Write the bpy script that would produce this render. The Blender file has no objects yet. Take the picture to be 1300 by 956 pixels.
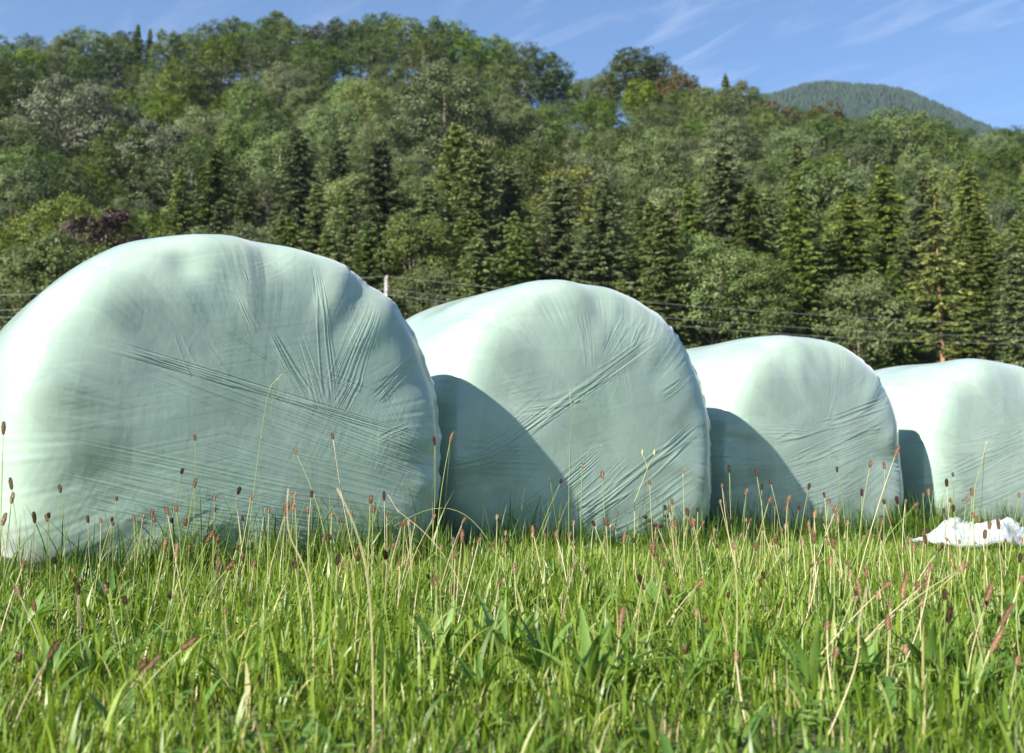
import bpy, math, random
import numpy as np
from mathutils import Vector

R = math.radians
rnd = random.Random(11)
rng = np.random.default_rng(11)

# ------------------------------------------------------------------ camera
F_PX = 1400.0                       # focal length in pixels of the 1300 px wide photograph
PITCH = math.atan(192.0 / F_PX)
CAM_Z = 0.29
scene = bpy.context.scene
cam_data = bpy.data.cameras.new('camera')
cam = bpy.data.objects.new('camera', cam_data)
scene.collection.objects.link(cam)
cam.location = (0, 0, CAM_Z)
cam.rotation_euler = (R(90) + PITCH, 0, 0)
cam_data.sensor_width = 36.0
cam_data.lens = 36.0 * F_PX / 1300.0
cam_data.shift_y = -45.0 / 1300.0
cam_data.clip_start = 0.05
cam_data.clip_end = 6000.0
cam_data.dof.use_dof = True
cam_data.dof.focus_distance = 3.0
cam_data.dof.aperture_fstop = 6.0
scene.camera = cam

# ------------------------------------------------------------------ light
SUN_EL = R(31.5)
sun_h = Vector((-0.692, -0.722, 0)).normalized()
sun_dir = Vector((sun_h.x * math.cos(SUN_EL), sun_h.y * math.cos(SUN_EL), math.sin(SUN_EL)))
sd = bpy.data.lights.new('sun', 'SUN')
sd.energy = 5.0
sd.angle = R(0.53)
sd.color = (1.0, 0.95, 0.87)
sun = bpy.data.objects.new('sun', sd)
scene.collection.objects.link(sun)
sun.rotation_euler = (-sun_dir).to_track_quat('-Z', 'Y').to_euler()

world = bpy.data.worlds.new('World')
scene.world = world
world.use_nodes = True
wn, wl = world.node_tree.nodes, world.node_tree.links
wn.clear()
wo = wn.new('ShaderNodeOutputWorld')
bg = wn.new('ShaderNodeBackground')
bg.inputs['Strength'].default_value = 0.072
sky = wn.new('ShaderNodeTexSky')
sky.sky_type = 'NISHITA'
sky.sun_disc = False
sky.sun_elevation = SUN_EL
sky.sun_rotation = math.atan2(sun_h.x, sun_h.y) % (2 * math.pi)
sky.altitude = 500
sky.air_density = 1.0
sky.dust_density = 0.1
sky.ozone_density = 5.0
# thin cirrus streaks, laid out on the sky dome
tc = wn.new('ShaderNodeTexCoord')
sep = wn.new('ShaderNodeSeparateXYZ'); wl.new(tc.outputs['Generated'], sep.inputs[0])
def wmath(op, a, b=None, clamp=False):
    n = wn.new('ShaderNodeMath'); n.operation = op; n.use_clamp = clamp
    for i, v in enumerate((a, b)):
        if v is None: continue
        if isinstance(v, (int, float)): n.inputs[i].default_value = v
        else: wl.new(v, n.inputs[i])
    return n.outputs[0]
zc_ = wmath('MAXIMUM', sep.outputs['Z'], 0.03)
cx_ = wmath('DIVIDE', sep.outputs['X'], zc_)
cy_ = wmath('DIVIDE', sep.outputs['Y'], zc_)
comb = wn.new('ShaderNodeCombineXYZ'); wl.new(cx_, comb.inputs[0]); wl.new(cy_, comb.inputs[1])
mp0 = wn.new('ShaderNodeMapping'); mp0.inputs['Rotation'].default_value = (0, 0, R(53)); wl.new(comb.outputs[0], mp0.inputs[0])
mp = wn.new('ShaderNodeMapping'); mp.inputs['Scale'].default_value = (1.5, 5.5, 1); wl.new(mp0.outputs[0], mp.inputs[0])
n1 = wn.new('ShaderNodeTexNoise'); n1.inputs['Scale'].default_value = 1.5; n1.inputs['Detail'].default_value = 9; n1.inputs['Roughness'].default_value = 0.6; n1.inputs['Distortion'].default_value = 0.7
wl.new(mp.outputs[0], n1.inputs['Vector'])
n2 = wn.new('ShaderNodeTexNoise'); n2.inputs['Scale'].default_value = 0.55; n2.inputs['Detail'].default_value = 2
wl.new(comb.outputs[0], n2.inputs['Vector'])
r1 = wn.new('ShaderNodeMapRange'); r1.inputs['From Min'].default_value = 0.5; r1.inputs['From Max'].default_value = 0.82
wl.new(n1.outputs['Fac'], r1.inputs['Value'])
r2 = wn.new('ShaderNodeMapRange'); r2.inputs['From Min'].default_value = 0.38; r2.inputs['From Max'].default_value = 0.6
wl.new(n2.outputs['Fac'], r2.inputs['Value'])
cl = wmath('MULTIPLY', wmath('MULTIPLY', r1.outputs[0], r2.outputs[0]), 0.36, True)
mixc = wn.new('ShaderNodeMix'); mixc.data_type = 'RGBA'
wl.new(cl, mixc.inputs['Factor']); wl.new(sky.outputs[0], mixc.inputs['A']); mixc.inputs['B'].default_value = (6.2, 6.6, 7.6, 1)
wl.new(mixc.outputs['Result'], bg.inputs['Color'])
wl.new(bg.outputs[0], wo.inputs[0])

scene.view_settings.view_transform = 'Standard'
scene.view_settings.look = 'None'
scene.view_settings.exposure = 1.43
scene.view_settings.gamma = 1
scene.view_settings.use_curve_mapping = False
scene.render.engine = 'CYCLES'
scene.cycles.use_denoising = True
scene.cycles.max_bounces = 6
scene.cycles.diffuse_bounces = 3
scene.cycles.glossy_bounces = 2
scene.cycles.transmission_bounces = 3
scene.cycles.caustics_reflective = False
scene.cycles.caustics_refractive = False
scene.cycles.sample_clamp_indirect = 6

C = scene.collection

# ------------------------------------------------------------------ helpers
CF = (math.cos(PITCH), math.sin(PITCH))
def at(px, py, Y):
    """world point seen at photo pixel (px, py) on the vertical plane at distance Y ahead"""
    a, b = (px - 650) / F_PX, -(py - 433) / F_PX
    dx, dy, dz = a, CF[0] - b * CF[1], CF[1] + b * CF[0]
    t = Y / dy
    return Vector((dx * t, Y, CAM_Z + dz * t))

def mesh_np(name, verts, faces, mat, parent=None, smooth=True, tone=None, mats=None, midx=None):
    """verts (n,3), faces (m,k) arrays -> one linked mesh object"""
    verts = np.asarray(verts, np.float32); faces = np.asarray(faces, np.int32)
    me = bpy.data.meshes.new(name)
    nf, k = faces.shape
    me.vertices.add(len(verts)); me.vertices.foreach_set('co', verts.ravel())
    me.loops.add(nf * k); me.loops.foreach_set('vertex_index', faces.ravel())
    me.polygons.add(nf)
    me.polygons.foreach_set('loop_start', np.arange(0, nf * k, k, dtype=np.int32))
    me.polygons.foreach_set('use_smooth', np.full(nf, smooth))
    if mats:
        for m in mats: me.materials.append(m)
        me.polygons.foreach_set('material_index', np.asarray(midx, np.int32))
    elif mat: me.materials.append(mat)
    if tone is not None:
        at_ = me.attributes.new('tone', 'FLOAT', 'FACE')
        at_.data.foreach_set('value', np.asarray(tone, np.float32))
    me.update(calc_edges=True)
    o = bpy.data.objects.new(name, me)
    C.objects.link(o)
    if parent: o.parent = parent
    return o

def tag(o, label=None, cat=None, group=None, kind=None):
    if label: o['label'] = label
    if cat: o['category'] = cat
    if group: o['group'] = group
    if kind: o['kind'] = kind
    return o

def empty(name, loc=(0, 0, 0), rz=0):
    o = bpy.data.objects.new(name, None); C.objects.link(o)
    o.location = loc; o.rotation_euler = (0, 0, rz); o.empty_display_size = 0.1
    return o

def copy_tree(root):
    r = root.copy(); C.objects.link(r)
    for ch in list(root.children):
        c = ch.copy(); C.objects.link(c); c.parent = r
        for g in list(ch.children):
            d = g.copy(); C.objects.link(d); d.parent = c
    return r

class MB:
    """collects tubes and quads into one mesh"""
    def __init__(s): s.v = []; s.f = []; s.n = 0; s.t = []
    def add(s, v, f, tone=0.5):
        v = np.asarray(v, float); f = np.asarray(f, int)
        s.v.append(v); s.f.append(f + s.n); s.n += len(v)
        s.t.append(np.full(len(f), tone) if np.isscalar(tone) else np.asarray(tone))
    def tube(s, pts, radii, sides=6, tone=0.5):
        pts = np.asarray(pts, float); n = len(pts)
        radii = np.broadcast_to(np.asarray(radii, float), (n,))
        tan = np.gradient(pts, axis=0); tan /= np.linalg.norm(tan, axis=1)[:, None] + 1e-9
        ref = np.array([1, 0, 0.]) if abs(tan[0][0]) < .8 else np.array([0, 1., 0])
        a = np.cross(tan, ref); a /= np.linalg.norm(a, axis=1)[:, None] + 1e-9
        b = np.cross(tan, a)
        th = np.linspace(0, 2 * np.pi, sides, endpoint=False)
        v = pts[:, None, :] + radii[:, None, None] * (np.cos(th)[None, :, None] * a[:, None, :] + np.sin(th)[None, :, None] * b[:, None, :])
        i = np.arange(n - 1)[:, None] * sides; j = np.arange(sides)[None, :]; j2 = (j + 1) % sides
        f = np.stack([i + j, i + j2, i + sides + j2, i + sides + j], -1).reshape(-1, 4)
        s.add(v.reshape(-1, 3), f, tone)
        # end caps as tiny cones
        for e, off in ((0, 0), (n - 1, (n - 1) * sides)):
            base = s.n - n * sides + off
            c = pts[e]; s.v.append(np.array([c])); ci = s.n; s.n += 1
            ff = [[base + k, base + (k + 1) % sides, ci, ci] for k in range(sides)]
            # degenerate quads are avoided: use pairs of sides
            ff = [[base + k, base + (k + 1) % sides, base + (k + 2) % sides, ci] for k in range(0, sides - 1, 2)]
            s.f.append(np.array(ff)); s.t.append(np.full(len(ff), tone))
    def build(s, name, mat, parent=None, smooth=True):
        return mesh_np(name, np.concatenate(s.v), np.concatenate(s.f), mat, parent, smooth, np.concatenate(s.t))

def N(nt, t, **kw):
    n = nt.nodes.new(t)
    for k, v in kw.items():
        n.inputs[k.replace('_', ' ')].default_value = v
    return n

def new_mat(name):
    m = bpy.data.materials.new(name); m.use_nodes = True
    nt = m.node_tree; nt.nodes.clear()
    out = nt.nodes.new('ShaderNodeOutputMaterial')
    return m, nt, out

def leaf_mat(name, cols, trans=0.35, rough=0.55, spec=0.25, objvar=0.0, tcol=None, fine=None):
    """cols: stops along the 'tone' attribute; objvar shifts value and hue per object"""
    m, nt, out = new_mat(name); L = nt.links
    a = nt.nodes.new('ShaderNodeAttribute'); a.attribute_name = 'tone'
    cr = nt.nodes.new('ShaderNodeValToRGB')
    while len(cr.color_ramp.elements) < len(cols): cr.color_ramp.elements.new(0.5)
    for e, (p, c) in zip(cr.color_ramp.elements, cols): e.position = p; e.color = (*c, 1)
    L.new(a.outputs['Fac'], cr.inputs[0])
    col = cr.outputs[0]
    if objvar:
        oi = nt.nodes.new('ShaderNodeObjectInfo')
        hs = nt.nodes.new('ShaderNodeHueSaturation')
        mr = N(nt, 'ShaderNodeMapRange', To_Min=1 - objvar, To_Max=1 + objvar); L.new(oi.outputs['Random'], mr.inputs['Value'])
        L.new(mr.outputs[0], hs.inputs['Value'])
        m2 = nt.nodes.new('ShaderNodeMath'); m2.operation = 'MULTIPLY'; m2.inputs[1].default_value = 7.31; L.new(oi.outputs['Random'], m2.inputs[0])
        m3 = nt.nodes.new('ShaderNodeMath'); m3.operation = 'FRACT'; L.new(m2.outputs[0], m3.inputs[0])
        mh = N(nt, 'ShaderNodeMapRange', To_Min=0.485, To_Max=0.515); L.new(m3.outputs[0], mh.inputs['Value'])
        L.new(mh.outputs[0], hs.inputs['Hue'])
        m4 = nt.nodes.new('ShaderNodeMath'); m4.operation = 'MULTIPLY'; m4.inputs[1].default_value = 23.7; L.new(oi.outputs['Random'], m4.inputs[0])
        m5 = nt.nodes.new('ShaderNodeMath'); m5.operation = 'FRACT'; L.new(m4.outputs[0], m5.inputs[0])
        ms = N(nt, 'ShaderNodeMapRange', To_Min=0.75, To_Max=1.1); L.new(m5.outputs[0], ms.inputs['Value'])
        L.new(ms.outputs[0], hs.inputs['Saturation'])
        L.new(col, hs.inputs['Color']); col = hs.outputs[0]
    p = N(nt, 'ShaderNodeBsdfPrincipled', Roughness=rough); p.inputs['Specular IOR Level'].default_value = spec
    L.new(col, p.inputs['Base Color'])
    tr = nt.nodes.new('ShaderNodeBsdfTranslucent')
    hs2 = nt.nodes.new('ShaderNodeHueSaturation'); hs2.inputs['Hue'].default_value = 0.485; hs2.inputs['Saturation'].default_value = 1.1; hs2.inputs['Value'].default_value = 1.35
    L.new(col, hs2.inputs['Color']); L.new(hs2.outputs[0], tr.inputs['Color'])
    mx = N(nt, 'ShaderNodeMixShader', Fac=trans)
    L.new(p.outputs[0], mx.inputs[1]); L.new(tr.outputs[0], mx.inputs[2]); L.new(mx.outputs[0], out.inputs[0])
    return m

def noise_mat(name, c1, c2, scale, rough=0.8, bump=0.3, bscale=None, spec=0.3, stretch=(1, 1, 1)):
    m, nt, out = new_mat(name); L = nt.links
    tc = nt.nodes.new('ShaderNodeTexCoord'); mp = nt.nodes.new('ShaderNodeMapping'); mp.inputs['Scale'].default_value = stretch
    L.new(tc.outputs['Object'], mp.inputs[0])
    n = N(nt, 'ShaderNodeTexNoise', Scale=scale, Detail=8, Roughness=0.6); L.new(mp.outputs[0], n.inputs['Vector'])
    cr = nt.nodes.new('ShaderNodeValToRGB'); cr.color_ramp.elements[0].position = .35; cr.color_ramp.elements[1].position = .65
    cr.color_ramp.elements[0].color = (*c1, 1); cr.color_ramp.elements[1].color = (*c2, 1)
    L.new(n.outputs['Fac'], cr.inputs[0])
    p = N(nt, 'ShaderNodeBsdfPrincipled', Roughness=rough); p.inputs['Specular IOR Level'].default_value = spec
    L.new(cr.outputs[0], p.inputs['Base Color'])
    n2 = N(nt, 'ShaderNodeTexNoise', Scale=bscale or scale * 4, Detail=6); L.new(mp.outputs[0], n2.inputs['Vector'])
    b = N(nt, 'ShaderNodeBump', Strength=bump, Distance=0.01); L.new(n2.outputs['Fac'], b.inputs['Height']); L.new(b.outputs[0], p.inputs['Normal'])
    L.new(p.outputs[0], out.inputs[0])
    return m

def vnoise(x, y, seed=0, wrap=None):
    """smooth 2-D value noise, 0..1"""
    r = np.random.default_rng(seed); T = r.random((256, 256))
    xi = np.floor(x).astype(int); yi = np.floor(y).astype(int); fx = x - xi; fy = y - yi
    fx = fx * fx * (3 - 2 * fx); fy = fy * fy * (3 - 2 * fy)
    a = T[xi & 255, yi & 255]; b = T[(xi + 1) & 255, yi & 255]; c = T[xi & 255, (yi + 1) & 255]; d = T[(xi + 1) & 255, (yi + 1) & 255]
    return (a * (1 - fx) + b * fx) * (1 - fy) + (c * (1 - fx) + d * fx) * fy
def sstep(a, b, x):
    t = np.clip((x - a) / (b - a), 0, 1); return t * t * (3 - 2 * t)

# ------------------------------------------------------------------ terrain
SKYLINE = [(-700, 90), (-300, 70), (0, 47), (60, 42), (110, 36), (160, 34), (200, 38), (250, 24), (300, 22), (340, 18), (400, 27), (430, 26), (480, 17),
           (540, 20), (580, 32), (610, 48), (660, 66), (710, 82), (735, 96), (765, 98), (780, 66), (830, 60), (868, 74), (895, 104), (915, 98),
           (945, 112), (990, 128), (1045, 136), (1080, 140), (1110, 145), (1150, 138), (1190, 146), (1215, 156), (1260, 163), (1300, 160), (1600, 150), (2100, 170)]
SKX = np.array([a for a, _ in SKYLINE], float); SKY_ = np.array([b for _, b in SKYLINE], float)
SKs = np.interp(np.arange(-700, 2101, 10), SKX, SKY_)
SKs = np.convolve(np.pad(SKs, 10, 'edge'), np.hanning(23)[1:-1] / np.hanning(23).sum(), 'same')[10:-10]
def sky_y(px): return np.interp(px, np.arange(-700, 2101, 10), SKs)
D0, DR = 95.0, 240.0
def elev(py): return np.arctan(-(py - 433) / F_PX) + PITCH
def px_of(x, y): return 650 + F_PX * x / (y * CF[0] * 1.02 + 1e-6) * 1.0
def ground_z(x, y):
    x = np.asarray(x, float); y = np.asarray(y, float)
    yy = np.maximum(y, 20)
    px = 650 + F_PX * x / (yy * 1.06)
    ar = elev(sky_y(px)); a0 = elev(235.0)
    k = (yy - D0) / (DR - D0)
    a = a0 + (ar - a0) * np.clip(k, 0, 1)
    zr = DR * np.tan(ar) - 16
    z = np.where(k <= 1, yy * np.tan(a) - 16, zr - (yy - DR) * 0.12)
    z = z * sstep(72, 112, yy) + 1.2 * (vnoise(x * .05, y * .05, 5) - .5) * sstep(60, 120, yy)
    near = -0.05 * (1 - sstep(1.2, 2.6, y)) + 0.035 * (vnoise(x * .9 + 9, y * .9 + 4, 3) - .5) + 0.012 * (vnoise(x * 4, y * 4, 4) - .5)
    return z + near * (1 - sstep(12, 30, y)) + 0.4 * sstep(15, 70, y)

soil = noise_mat('soil_and_thatch', (.045, .05, .018), (.11, .13, .04), 9, bump=.6)
xs = np.concatenate([np.linspace(-1500, -260, 30), np.linspace(-250, -12, 60), np.linspace(-10, 14, 160), np.linspace(16, 260, 60), np.linspace(270, 1500, 30)])
ys = np.concatenate([np.linspace(-400, -5, 20), np.linspace(-3, 14, 130), np.linspace(16, 70, 14), np.linspace(73, 330, 70), np.linspace(350, 2600, 30)])
GX, GY = np.meshgrid(xs, ys); GZ = ground_z(GX, GY)
GZ = np.where(GY > DR + 80, np.maximum(GZ, 2), GZ)
nx = len(xs); ii = np.arange(len(ys) - 1)[:, None] * nx + np.arange(nx - 1)[None, :]
tag(mesh_np('ground', np.stack([GX, GY, GZ], -1).reshape(-1, 3), np.stack([ii, ii + 1, ii + nx + 1, ii + nx], -1).reshape(-1, 4), soil),
    'grassy meadow ground rising into the wooded slope', None, None, 'structure')

# ------------------------------------------------------------------ far hill with its wood
far_soil = noise_mat('far_hill_floor', (.02, .035, .018), (.035, .05, .022), .02)
HD = 2000.0
HP = [(700, 175), (880, 140), (950, 122), (985, 114), (1020, 107), (1060, 104), (1090, 103), (1120, 106), (1150, 114), (1180, 126), (1205, 135), (1230, 146), (1262, 158), (1300, 166), (1420, 172), (1700, 185)]
HX = np.array([at(a, b, HD).x for a, b in HP]); HZ = np.array([at(a, b, HD).z for a, b in HP]) - 12
def hill_z(x, y):
    return np.interp(x * HD / y, HX, HZ) * (y / HD) * np.exp(-((y - HD) / np.where(y < HD, 620, 900)) ** 2) + 14 * (vnoise(x * .012, y * .012, 9) - .5) * sstep(1200, 1500, y)
hx, hy = np.meshgrid(np.linspace(-400, 2600, 200), np.linspace(1100, 3000, 80)); hz = hill_z(hx, hy) - 4
ii = np.arange(79)[:, None] * 200 + np.arange(199)[None, :]
tag(mesh_np('hills', np.stack([hx, hy, hz], -1).reshape(-1, 3), np.stack([ii, ii + 1, ii + 201, ii + 200], -1).reshape(-1, 4), far_soil), 'distant wooded hill behind the ridge', None, None, 'structure')
far_leaf = leaf_mat('far_conifer', [(0, (.013, .027, .016)), (1, (.032, .052, .028))], trans=0, rough=.8)
nT = 16000
tx = rng.uniform(300, 950, nT); ty = rng.uniform(1560, 2040, nT); tz = hill_z(tx, ty) - 5
V = []; Fc = []; Tn = []; base = 0
th = np.linspace(0, 2 * np.pi, 7, endpoint=False)
hts = rng.uniform(9, 19, nT); wd = hts * rng.uniform(.2, .3, nT); tn = rng.random(nT)
for lay, (z0, z1, w) in enumerate(((.05, .55, 1.), (.3, .8, .72), (.58, 1.03, .45))):
    rr = wd[:, None] * w * (1 + .35 * (rng.random((nT, 7)) - .5))
    ring = np.stack([tx[:, None] + rr * np.cos(th), ty[:, None] + rr * np.sin(th), tz[:, None] + hts[:, None] * (z0 + .06 * rng.random((nT, 7)))], -1)
    tip = np.stack([tx, ty, tz + hts * z1], -1)[:, None, :]
    v = np.concatenate([ring, tip], 1)
    b = base + np.arange(nT)[:, None] * 8
    f = np.stack([b + np.arange(7), b + (np.arange(7) + 1) % 7, b + 7 + 0 * np.arange(7)], -1)
    V.append(v.reshape(-1, 3)); Fc.append(f.reshape(-1, 3)); Tn.append(np.repeat(tn, 7)); base += nT * 8
tag(mesh_np('distant_forest', np.concatenate(V), np.concatenate(Fc), far_leaf, smooth=False, tone=np.concatenate(Tn)),
    'bluish conifer wood covering the distant hill', 'forest', None, 'stuff')

# ------------------------------------------------------------------ trees
def leaf_quads(c, n, length, width, r, tone):
    """diamond leaf clumps at centres c with normals n"""
    k = len(c); rv = r.normal(size=(k, 3)); u = np.cross(n, rv); u /= np.linalg.norm(u, axis=1)[:, None] + 1e-9
    v = np.cross(n, u); v /= np.linalg.norm(v, axis=1)[:, None] + 1e-9
    u = u * length[:, None] * .5; v = v * width[:, None] * .5
    verts = np.stack([c - u, c + v - u * .1, c + u, c - v - u * .1], 1).reshape(-1, 3)
    faces = (np.arange(k)[:, None] * 4 + np.arange(4)[None, :])
    return verts, faces, tone

bark = noise_mat('bark_grey', (.10, .085, .065), (.22, .19, .15), 3, stretch=(1, 1, .25))
bark_red = noise_mat('bark_reddish', (.20, .10, .06), (.34, .18, .11), 3, stretch=(1, 1, .25))

def blob_tree(name, seed, h, w, crown_base, n_lobes, n_clusters, leaves, leaf, mat, lobe_r=(.25, .4), clus=.45, open_=0.0, bmat=None, top=1.0):
    r = np.random.default_rng(seed)
    root = empty(name)
    cz = (crown_base + h) / 2; ch = (h - crown_base) / 2; cw = w / 2
    # lobes
    L = []
    for i in range(n_lobes):
        t = (i + .5) / n_lobes; zz = -0.85 + 1.75 * t; az = i * 2.399 + r.uniform(-.5, .5)
        rad = math.sqrt(max(0.02, 1 - min(1, abs(zz)) ** 2.2)) * r.uniform(.45, .8)
        lr = r.uniform(*lobe_r) * cw * (1.15 - .35 * max(0, zz))
        L.append((rad * cw * math.cos(az), rad * cw * math.sin(az), cz + zz * (ch - lr * .8), lr))
    L = np.array(L)
    mb = MB()
    trunk_top = crown_base + (h - crown_base) * .75
    lean = r.uniform(-.04, .04, 2)
    zs = np.linspace(-1.5, trunk_top, 9)
    mb.tube(np.stack([lean[0] * zs + .15 * np.sin(zs * .5 + seed), lean[1] * zs, zs], -1), np.linspace(.022, .006, 9) * h, 8)
    for l in L[::2]:
        z0 = crown_base * .8 + (l[2] - crown_base) * r.uniform(.25, .5); z0 = max(z0, crown_base * .6)
        s0 = np.array([lean[0] * z0, lean[1] * z0, z0]); e = l[:3]
        q = np.linspace(0, 1, 5)[:, None]
        pts = s0 * (1 - q) + e * q; pts[:, 2] += np.sin(q[:, 0] * np.pi) * .06 * h * r.uniform(-.3, .8)
        mb.tube(pts, np.linspace(.009, .003, 5) * h, 5)
    mb.build('trunk', bmat or bark, root)
    V = []; T = []; Nn = []
    per = max(1, n_clusters // n_lobes)
    for l in L:
        d = r.normal(size=(per, 3)); d[:, 2] += .25; d /= np.linalg.norm(d, axis=1)[:, None]
        c = l[:3] + d * l[3] * r.uniform(.72, 1.08, (per, 1)) * np.array([1, 1, .85])
        cc = (c - np.array([0, 0, cz])) / np.array([cw, cw, ch])
        # drop clusters buried within other lobes
        dist = np.linalg.norm(c[:, None, :] - L[None, :, :3], axis=2) / L[None, :, 3]
        keep = (dist < .62).sum(1) == 0
        keep |= r.random(per) < .12
        c = c[keep]; d = d[keep]
        t0 = r.random(len(c)) * .5 + r.random() * .25
        k = int(leaves * 1.4)
        cs = np.repeat(c, k, 0) + r.normal(size=(len(c) * k, 3)) * clus * np.array([.6, .6, .38])
        nn = np.repeat(d, k, 0) * .85 + r.normal(size=(len(c) * k, 3)) * .38 + np.array([0, 0, .35])
        V.append(cs); Nn.append(nn / (np.linalg.norm(nn, axis=1)[:, None] + 1e-9)); T.append(np.repeat(t0, k) + r.random(len(cs)) * .28)
    c = np.concatenate(V); n = np.concatenate(Nn); t = np.clip(np.concatenate(T), 0, 1)
    v, f, t = leaf_quads(c, n, r.uniform(.7, 1.35, len(c)) * leaf * .82, r.uniform(.5, .8, len(c)) * leaf * .82, r, t)
    mesh_np('crown', v, f, mat, root, False, t)
    root['h'] = h
    return root

def conifer(name, seed, h, rad, mat, start=.08, gap=0.0, bmat=None, density=1.0, droop=.35):
    r = np.random.default_rng(seed)
    root = empty(name)
    mb = MB(); zs = np.linspace(-1.5, h * .99, 10)
    mb.tube(np.stack([0 * zs, 0 * zs, zs], -1), np.linspace(.014, .0015, 10) * h, 7)
    Cc = []; U = []; W = []; T = []
    z = h * start
    while z < h * .985:
        t = z / h
        R0 = rad * (1 - t) ** .62 * (.75 + .25 * min(1, (t - start) / .12)) + .12
        nb = int(6 + 4 * r.random()); a0 = r.random() * 6.28
        for b in range(nb):
            if r.random() < gap: continue
            az = a0 + b * 6.283 / nb + r.uniform(-.25, .25)
            Lb = R0 * r.uniform(.5, 1.18)
            dirh = np.array([math.cos(az), math.sin(az), 0]); side = np.array([-dirh[1], dirh[0], 0])
            z_ = z + r.uniform(-.2, .2)
            m = max(3, int(Lb / .20 * density)); q = (np.arange(m) + .5) / m
            dr = droop * r.uniform(.7, 1.3)
            pz = z_ + Lb * (r.uniform(.0, .24) * q - dr * q ** 1.6 + .16 * q ** 4)
            p = dirh * (Lb * q)[:, None]; p[:, 2] = pz
            if m > 5 and b % 2 == 0: mb.tube(p[:: max(1, m // 4)], .012 + .008 * Lb / rad, 4) if len(p[:: max(1, m // 4)]) > 2 else None
            tb = r.random()
            wv = (.34 + .32 * (1 - q)) * min(1, Lb / 1.2 + .2)
            for sgn in (-1, 1):
                u = (side * sgn * .8 + dirh * .7)[None, :] * wv[:, None]; u[:, 2] -= .28 * wv + r.random(m) * .12
                Cc.append(p + u * .42 + r.normal(size=(m, 3)) * .05); U.append(u); T.append(np.clip(tb * .6 + r.random(m) * .4, 0, 1)); W.append(np.full(m, .13) * (1 + r.random(m) * .5))
            u = np.tile(dirh * .25, (m, 1)) * wv[:, None]; u[:, 2] -= .6 * wv
            Cc.append(p + u * .4 + r.normal(size=(m, 3)) * .07); U.append(u); T.append(np.clip(tb * .5 + r.random(m) * .35, 0, 1)); W.append(np.full(m, .12) * (1 + r.random(m) * .5))
            u = dirh[None, :] * wv[:, None] * 1.1; u = np.tile(u[:1], (m, 1)) * 1.0; u[:, 2] -= .1
            Cc.append(p + np.array([0, 0, .05])); U.append(u); T.append(np.clip(.3 + tb * .5 + r.random(m) * .3, 0, 1)); W.append(np.full(m, .15))
        z += h * .021 * r.uniform(.8, 1.2) + .05
    c = np.concatenate(Cc); u = np.concatenate(U); w = np.concatenate(W); t = np.concatenate(T)
    k = len(c); rv = r.normal(size=(k, 3)) + np.array([0, 0, 1.2]); v = np.cross(u, rv); v /= np.linalg.norm(v, axis=1)[:, None] + 1e-9
    u = u * .62; v = v * w[:, None] * .62
    verts = np.stack([c - u * .9, c + v, c + u, c - v], 1).reshape(-1, 3)
    mb.build('trunk', bmat or bark, root)
    mesh_np('crown', verts, np.arange(k)[:, None] * 4 + np.arange(4)[None, :], mat, root, False, t)
    root['h'] = h
    return root

M_beech = leaf_mat('leaf_deep_green', [(0, (.036, .066, .010)), (.6, (.076, .118, .018)), (1, (.15, .18, .03))], .28, objvar=.38)
M_ash = leaf_mat('leaf_grey_green', [(0, (.070, .100, .030)), (.6, (.125, .165, .050)), (1, (.20, .23, .07))], .3, objvar=.32)
M_light = leaf_mat('leaf_light_green', [(0, (.060, .095, .020)), (.6, (.10, .14, .03)), (1, (.16, .19, .045))], .3, objvar=.15)
M_grey = leaf_mat('leaf_pale_grey', [(0, (.075, .09, .05)), (.6, (.125, .14, .085)), (1, (.19, .195, .12))], .25, objvar=.1)
M_yell = leaf_mat('leaf_yellowing', [(0, (.07, .10, .02)), (.55, (.13, .155, .035)), (1, (.30, .28, .06))], .3, objvar=.1)
M_red = leaf_mat('leaf_russet', [(0, (.055, .055, .016)), (.5, (.085, .08, .022)), (1, (.16, .10, .032))], .25, objvar=.1)
M_purp = leaf_mat('leaf_purple', [(0, (.03, .016, .016)), (1, (.065, .034, .034))], .15)
M_spr = leaf_mat('needle_green', [(0, (.050, .078, .016)), (.55, (.10, .135, .030)), (1, (.185, .21, .052))], .12, objvar=.32)
M_spry = leaf_mat('needle_yellowing', [(0, (.07, .10, .024)), (.6, (.13, .155, .04)), (1, (.24, .235, .06))], .15)

P = {}
P['beech'] = [blob_tree('broadleaf_tree', 100 + i, 17, w_, 3.5, nl, 1100, 14, .36, M_beech, clus=.5) for i, (w_, nl) in enumerate(((13, 30), (11.5, 24), (15, 36)))]
P['ash'] = [blob_tree('feathery_tree', 200 + i, 17, w_, 4.5, nl, 1000, 13, .34, M_ash, lobe_r=(.22, .36), clus=.6) for i, (w_, nl) in enumerate(((9.5, 26), (11.5, 30), (8.5, 22)))]
P['light'] = [blob_tree('light_green_tree', 300 + i, 12, w_, 1.6, nl, 900, 14, .32, M_light, clus=.45) for i, (w_, nl) in enumerate(((10, 22), (11.5, 28)))]
P['grey'] = [blob_tree('willow_tree', 400, 12, 13, 1.5, 30, 1200, 14, .30, M_grey, lobe_r=(.18, .3), clus=.4)]
P['yellow'] = [blob_tree('yellowing_tree', 500, 13, 7, 2.5, 20, 500, 12, .34, M_yell, lobe_r=(.22, .34), clus=.5)]
P['red'] = [blob_tree('russet_tree', 600, 14, 12, 3, 26, 1000, 13, .36, M_red, clus=.5)]
P['purple'] = [blob_tree('purple_shrub', 700, 7, 7.5, .6, 16, 600, 13, .26, M_purp, clus=.35)]
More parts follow.
